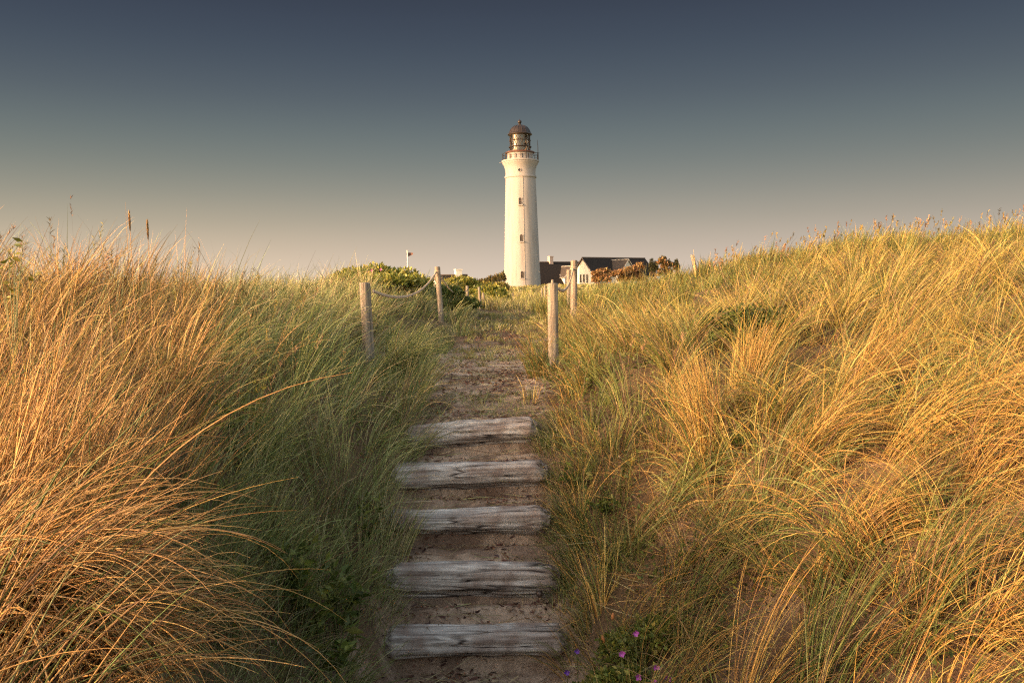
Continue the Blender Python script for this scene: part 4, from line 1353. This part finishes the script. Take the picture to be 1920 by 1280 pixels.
m.build("finial", m_copper, dm)
rb_ = MB()
for k in range(16):
    a = 2 * PI * k / 16 + PI / 16
    rb_.tube([(r_ * math.cos(a) * 1.003, r_ * math.sin(a) * 1.003, z_) for r_, z_ in dome[3:10]], .06, 5)
rb_.build("dome_rib", m_copper, dm)
m = MB(); ax = R(66)
m.tube([(ax, 0, hz(305)), (ax, 0, hz(280)), (ax - .1, 0, hz(267))], [.08, .06, .03], 6)
m.tube([(ax - .55, 0, hz(290.5)), (ax + .3, 0, hz(290.5))], .04, 5)
m.build("antenna", m_rail, LH)
m = MB(); m.tube([(-R(68), 0, hz(307)), (-R(76), -.3, hz(308.5))], .06, 5); m.build("gallery_spout", m_white, LH)


def tower_r(row):
    return R(np.interp(row, [326, 345, 395, 450, 500, 538], [55.6, 56.4, 59.5, 63, 66.2, 69]))


def axis_px(row):
    return 979.5 - (538 - row) * math.tan(ROLL)


def win(px, row, wpx, hpx, roundw=False):
    a = math.asin(max(-1, min(1, (px - axis_px(row)) * S / tower_r(row))))
    rr = tower_r(row)
    w_, h_ = wpx * S, hpx * S
    pts = []
    if roundw:
        pts = [(w_ / 2 * math.cos(t), w_ / 2 * math.sin(t)) for t in np.linspace(0, 2 * PI, 20, endpoint=False)]
    else:
        pts = [(-w_ / 2, -h_ / 2), (w_ / 2, -h_ / 2)] + [(w_ / 2 * math.cos(t), h_ / 2 - w_ / 2 + w_ / 2 * math.sin(t)) for t in np.linspace(0, PI, 10)]

    def ring(sc, y):
        return [(x * sc, y, z * (sc if roundw else 1 + (sc - 1) * w_ / h_)) for x, z in pts]
    k = len(pts)
    f = MB()   # raised surround
    f.add(ring(1.0, -.10) + ring(1.35, -.10) + ring(1.35, .3) + ring(1.0, .3),
          [(j * k + i, j * k + (i + 1) % k, ((j + 1) % 4) * k + (i + 1) % k, ((j + 1) % 4) * k + i) for j in range(4) for i in range(k)])
    if not roundw:
        f.box((0, -.12, -h_ / 2 - .12), (w_ * 1.7, .30, .18))
    o = f.build("porthole" if roundw else "window", m_white, LH, smooth=False)
    o.location = (math.sin(a) * rr, -math.cos(a) * rr, hz(row)); o.rotation_euler = (0, 0, a)
    p = MB(); p.add(ring(1.0, -.045), [tuple(range(k))])
    p.build("pane", m_dark, o)
    if not roundw:
        q = MB(); q.box((0, -.07, 0), (.07, .05, h_ * .96)); q.box((0, -.07, .1), (w_ * .95, .05, .07))
        q.build("glazing_bar", m_winf, o)


m_winf = mat_plain("grey_bar", (.12, .09, .075), .6)
win(973.5, 325, 5.0, 5.0, True)
win(975, 381.5, 5.4, 12.5)
win(977.3, 448.5, 5.4, 12.5)
win(979, 515.5, 5.6, 12.5)
m = MB()
for row0, row1, off in ((335, 538, 3.5),):
    pts = []
    for row in np.linspace(row0, row1, 24):
        rr = tower_r(row) + .03; a = math.asin((off + (row - 335) * .006) * S / rr)
        pts.append((math.sin(a) * rr, -math.cos(a) * rr, hz(row)))
    m.tube(pts, .045, 5)
m.build("lightning_cable", mat_plain("cable", (.36, .32, .28), .7), LH)
for row, px in ((388, 980.0), (455, 982.3), (523, 984)):
    a = math.asin((px - axis_px(row)) * S / tower_r(row))
    m = MB(); m.box((0, 0, 0), (.12, .14, .16))
    o = m.build("junction_box", m_dark, LH, smooth=False); o.location = (math.sin(a) * (tower_r(row) + .1), -math.cos(a) * (tower_r(row) + .1), hz(row)); o.rotation_euler = (0, 0, a)

tag(LH, 'tall white round lighthouse with gallery, glazed lantern and brown dome', 'lighthouse')

# ------------------------------------------------------------------ houses
m_slate = mat_plain("dark_slate", (.034, .027, .023), .8, 0, .35, 3.0, .3, .12)
m_hwall = mat_plain("white_house_wall", (.74, .70, .63), .85, 0, .08, 1.0)
m_brick = mat_plain("pale_chimney", (.60, .46, .38), .85, 0, .2, 4.0)
m_verge = mat_plain("verge_board", (.20, .15, .12), .6)
m_trim = mat_plain("pale_trim", (.45, .42, .38), .6)


def gable_roof(mb, L, wd, ze, zr, th=.18, over=.3):
    """a two sided roof along local x"""
    s = (zr - ze) / (wd / 2)
    for sg in (1, -1):
        y0, y1 = 0, sg * (wd / 2 + over)
        z0_, z1_ = zr, ze - over * s
        vs = [(-over, y0, z0_), (L + over, y0, z0_), (L + over, y1, z1_), (-over, y1, z1_)]
        mb.add(vs + [(x, y, z - th) for x, y, z in vs], [(0, 1, 2, 3), (7, 6, 5, 4), (0, 4, 5, 1), (1, 5, 6, 2), (2, 6, 7, 3), (3, 7, 4, 0)])


def gable_walls(mb, L, wd, z0_, ze, zr):
    h = wd / 2
    vs = [(0, -h, z0_), (0, h, z0_), (0, h, ze), (0, 0, zr), (0, -h, ze)]
    vs += [(L, y, z) for _, y, z in vs]
    mb.add(vs, [(0, 4, 3, 2, 1), (5, 6, 7, 8, 9), (0, 5, 9, 4), (1, 2, 7, 6), (0, 1, 6, 5)])


def house(name, label, apex, phi, L, wd, roof_h, wall_h, wing=None, chimney=None, windows=True, skylights=()):
    """apex: the near end of the ridge; the ridge runs along local +x turned by phi"""
    root = empty(name, (apex.x, apex.y, apex.z - roof_h - wall_h), phi)
    ze, zr = wall_h, wall_h + roof_h
    m = MB(); gable_walls(m, L, wd, -1.5, ze - .22, zr - .22); wl = m.build("wall", m_hwall, root, smooth=False)
    m = MB(); gable_roof(m, L, wd, ze, zr); rf = m.build("roof", m_slate, root, smooth=False)
    m = MB()
    for sg in (1, -1):
        m.tube([(-.34, 0, zr - .1), (-.34, sg * (wd / 2 + .3), ze - .3 * roof_h / (wd / 2) - .1)], .13, 4)
    m.tube([(-.3, 0, zr + .05), (L + .3, 0, zr + .05)], .12, 6)
    m.build("verge", m_verge, root, smooth=False)
    if windows:
        for y in (-1.05, 0, 1.05):
            m = MB(); m.box((-.03, y - .3, 1.9), (.1, .62, 1.9)); o = m.build("window", m_trim, root, smooth=False)
            m = MB(); m.box((-.09, y - .3, 1.9), (.05, .44, 1.7)); m.build("pane", m_dark, o, smooth=False)
    if wing:
        x0, ln, w2, rh2, ze2 = wing
        wr = empty("wing", (x0, 0, 0), -PI / 2); wr.parent = root
        m = MB(); gable_walls(m, ln, w2, -1.5, ze2 - .2, ze2 + rh2 - .2); m.build("wing_wall", m_hwall, wr, smooth=False)
        m = MB(); gable_roof(m, ln, w2, ze2, ze2 + rh2, .15, .25); m.build("wing_roof", m_slate2, wr, smooth=False)
        m = MB()
        for sg in (1, -1):
            m.tube([(ln + .28, 0, ze2 + rh2 - .02), (ln + .28, sg * (w2 / 2 + .25), ze2 - .25 * rh2 / (w2 / 2) - .02)], .11, 4)
        m.tube([(0, 0, ze2 + rh2 + .05), (ln + .25, 0, ze2 + rh2 + .05)], .09, 5)
        yv = -(w2 / 2 + .25); zv = ze2 - .25 * rh2 / (w2 / 2)
        m.tube([(0, yv, zv), (ln + .25, yv, zv)], .09, 5)
        m.build("wing_trim", m_trim, wr, smooth=False)
    for (cx, cw, ch) in (chimney or []):
        m = MB(); m.box((cx, 0, zr + ch / 2 - .6), (cw, cw, ch + 1.2)); m.box((cx, 0, zr + ch - .12), (cw * 1.18, cw * 1.18, .2))
        m.build("chimney", m_brick if cw < 1.2 else m_hwall, root, smooth=False)
    for (sx, f) in skylights:
        m = MB(); y = -wd / 2 * f; z = zr - roof_h * f
        ang = math.atan2(roof_h, wd / 2)
        m.box((sx, y, z + .06), (.38, 1.1, .12), Matrix.Rotation(ang, 3, 'X'))
        m.build("skylight", m_trim, root, smooth=False)
    tag(root, label, "house", "houses beside the lighthouse")
    return root


m_slate2 = mat_plain("lighter_slate", (.07, .058, .05), .75, 0, .3, 3.0, .3, .15)
PHI = D2R(38)
house("gabled_house", "dark roofed house with white gable end and rust bushes in front", W(1093, 483, 190), PHI, 19.6, 7.4, 3.8, 2.7, wing=(8.4, 5.6, 4.4, 2.6, 3.35))
house("low_house", "long dark roofed house close behind the lighthouse with brick chimney", W(985, 491.5, 198), D2R(30), 17, 9.6, 4.8, 2.2, wing=(9.2, 5.4, 3.8, 2.3, 3.6), chimney=[(6.9, .95, 1.4)], windows=False, skylights=((7.6, .72), (8.3, .72)))
house("brown_house", "distant brown roofed house with big white chimney left of lighthouse", W(816, 516, 175), D2R(20), 6.6, 8, 3.2, 2.0, chimney=[(4.9, 1.25, 1.2)], windows=False)

# flagpole
fpz = W(764, 472, 150); gz0 = gz1(fpz.x, 150)
fr_ = empty("flagpole", (fpz.x, 150, gz0))
m = MB(); H = fpz.z - gz0
m.tube([(0, 0, -.3), (0, 0, H * .5), (0, 0, H)], [.16, .13, .09], 10)
m.lathe([(.02, H), (.14, H + .08), (.14, H + .2), (.02, H + .28)], 10)
m.build("pole", m_hwall, fr_)
m = MB()
fl = [(x, .25 * math.sin(x * 3), H - .15 - hh + .08 * math.sin(x * 2.2) * (1 if k else .6) - x * .10) for x in np.linspace(.1, .95, 9) for k, hh in enumerate((0, .75))]
fl = [(x, y, z if i % 2 == 0 else z + .45 * x) for i, (x, y, z) in enumerate(fl)]
m.add(fl + [(x, y + .02, z) for x, y, z in fl], [(2 * i, 2 * i + 1, 2 * i + 3, 2 * i + 2) for i in range(8)] + [(18 + 2 * i, 18 + 2 * i + 2, 18 + 2 * i + 3, 18 + 2 * i + 1) for i in range(8)])
m.build("pennant", mat_plain("pennant_cloth", (.16, .08, .06), .8), fr_)
tag(fr_, "thin white flagpole with small dark pennant behind the rose bush", "flagpole")
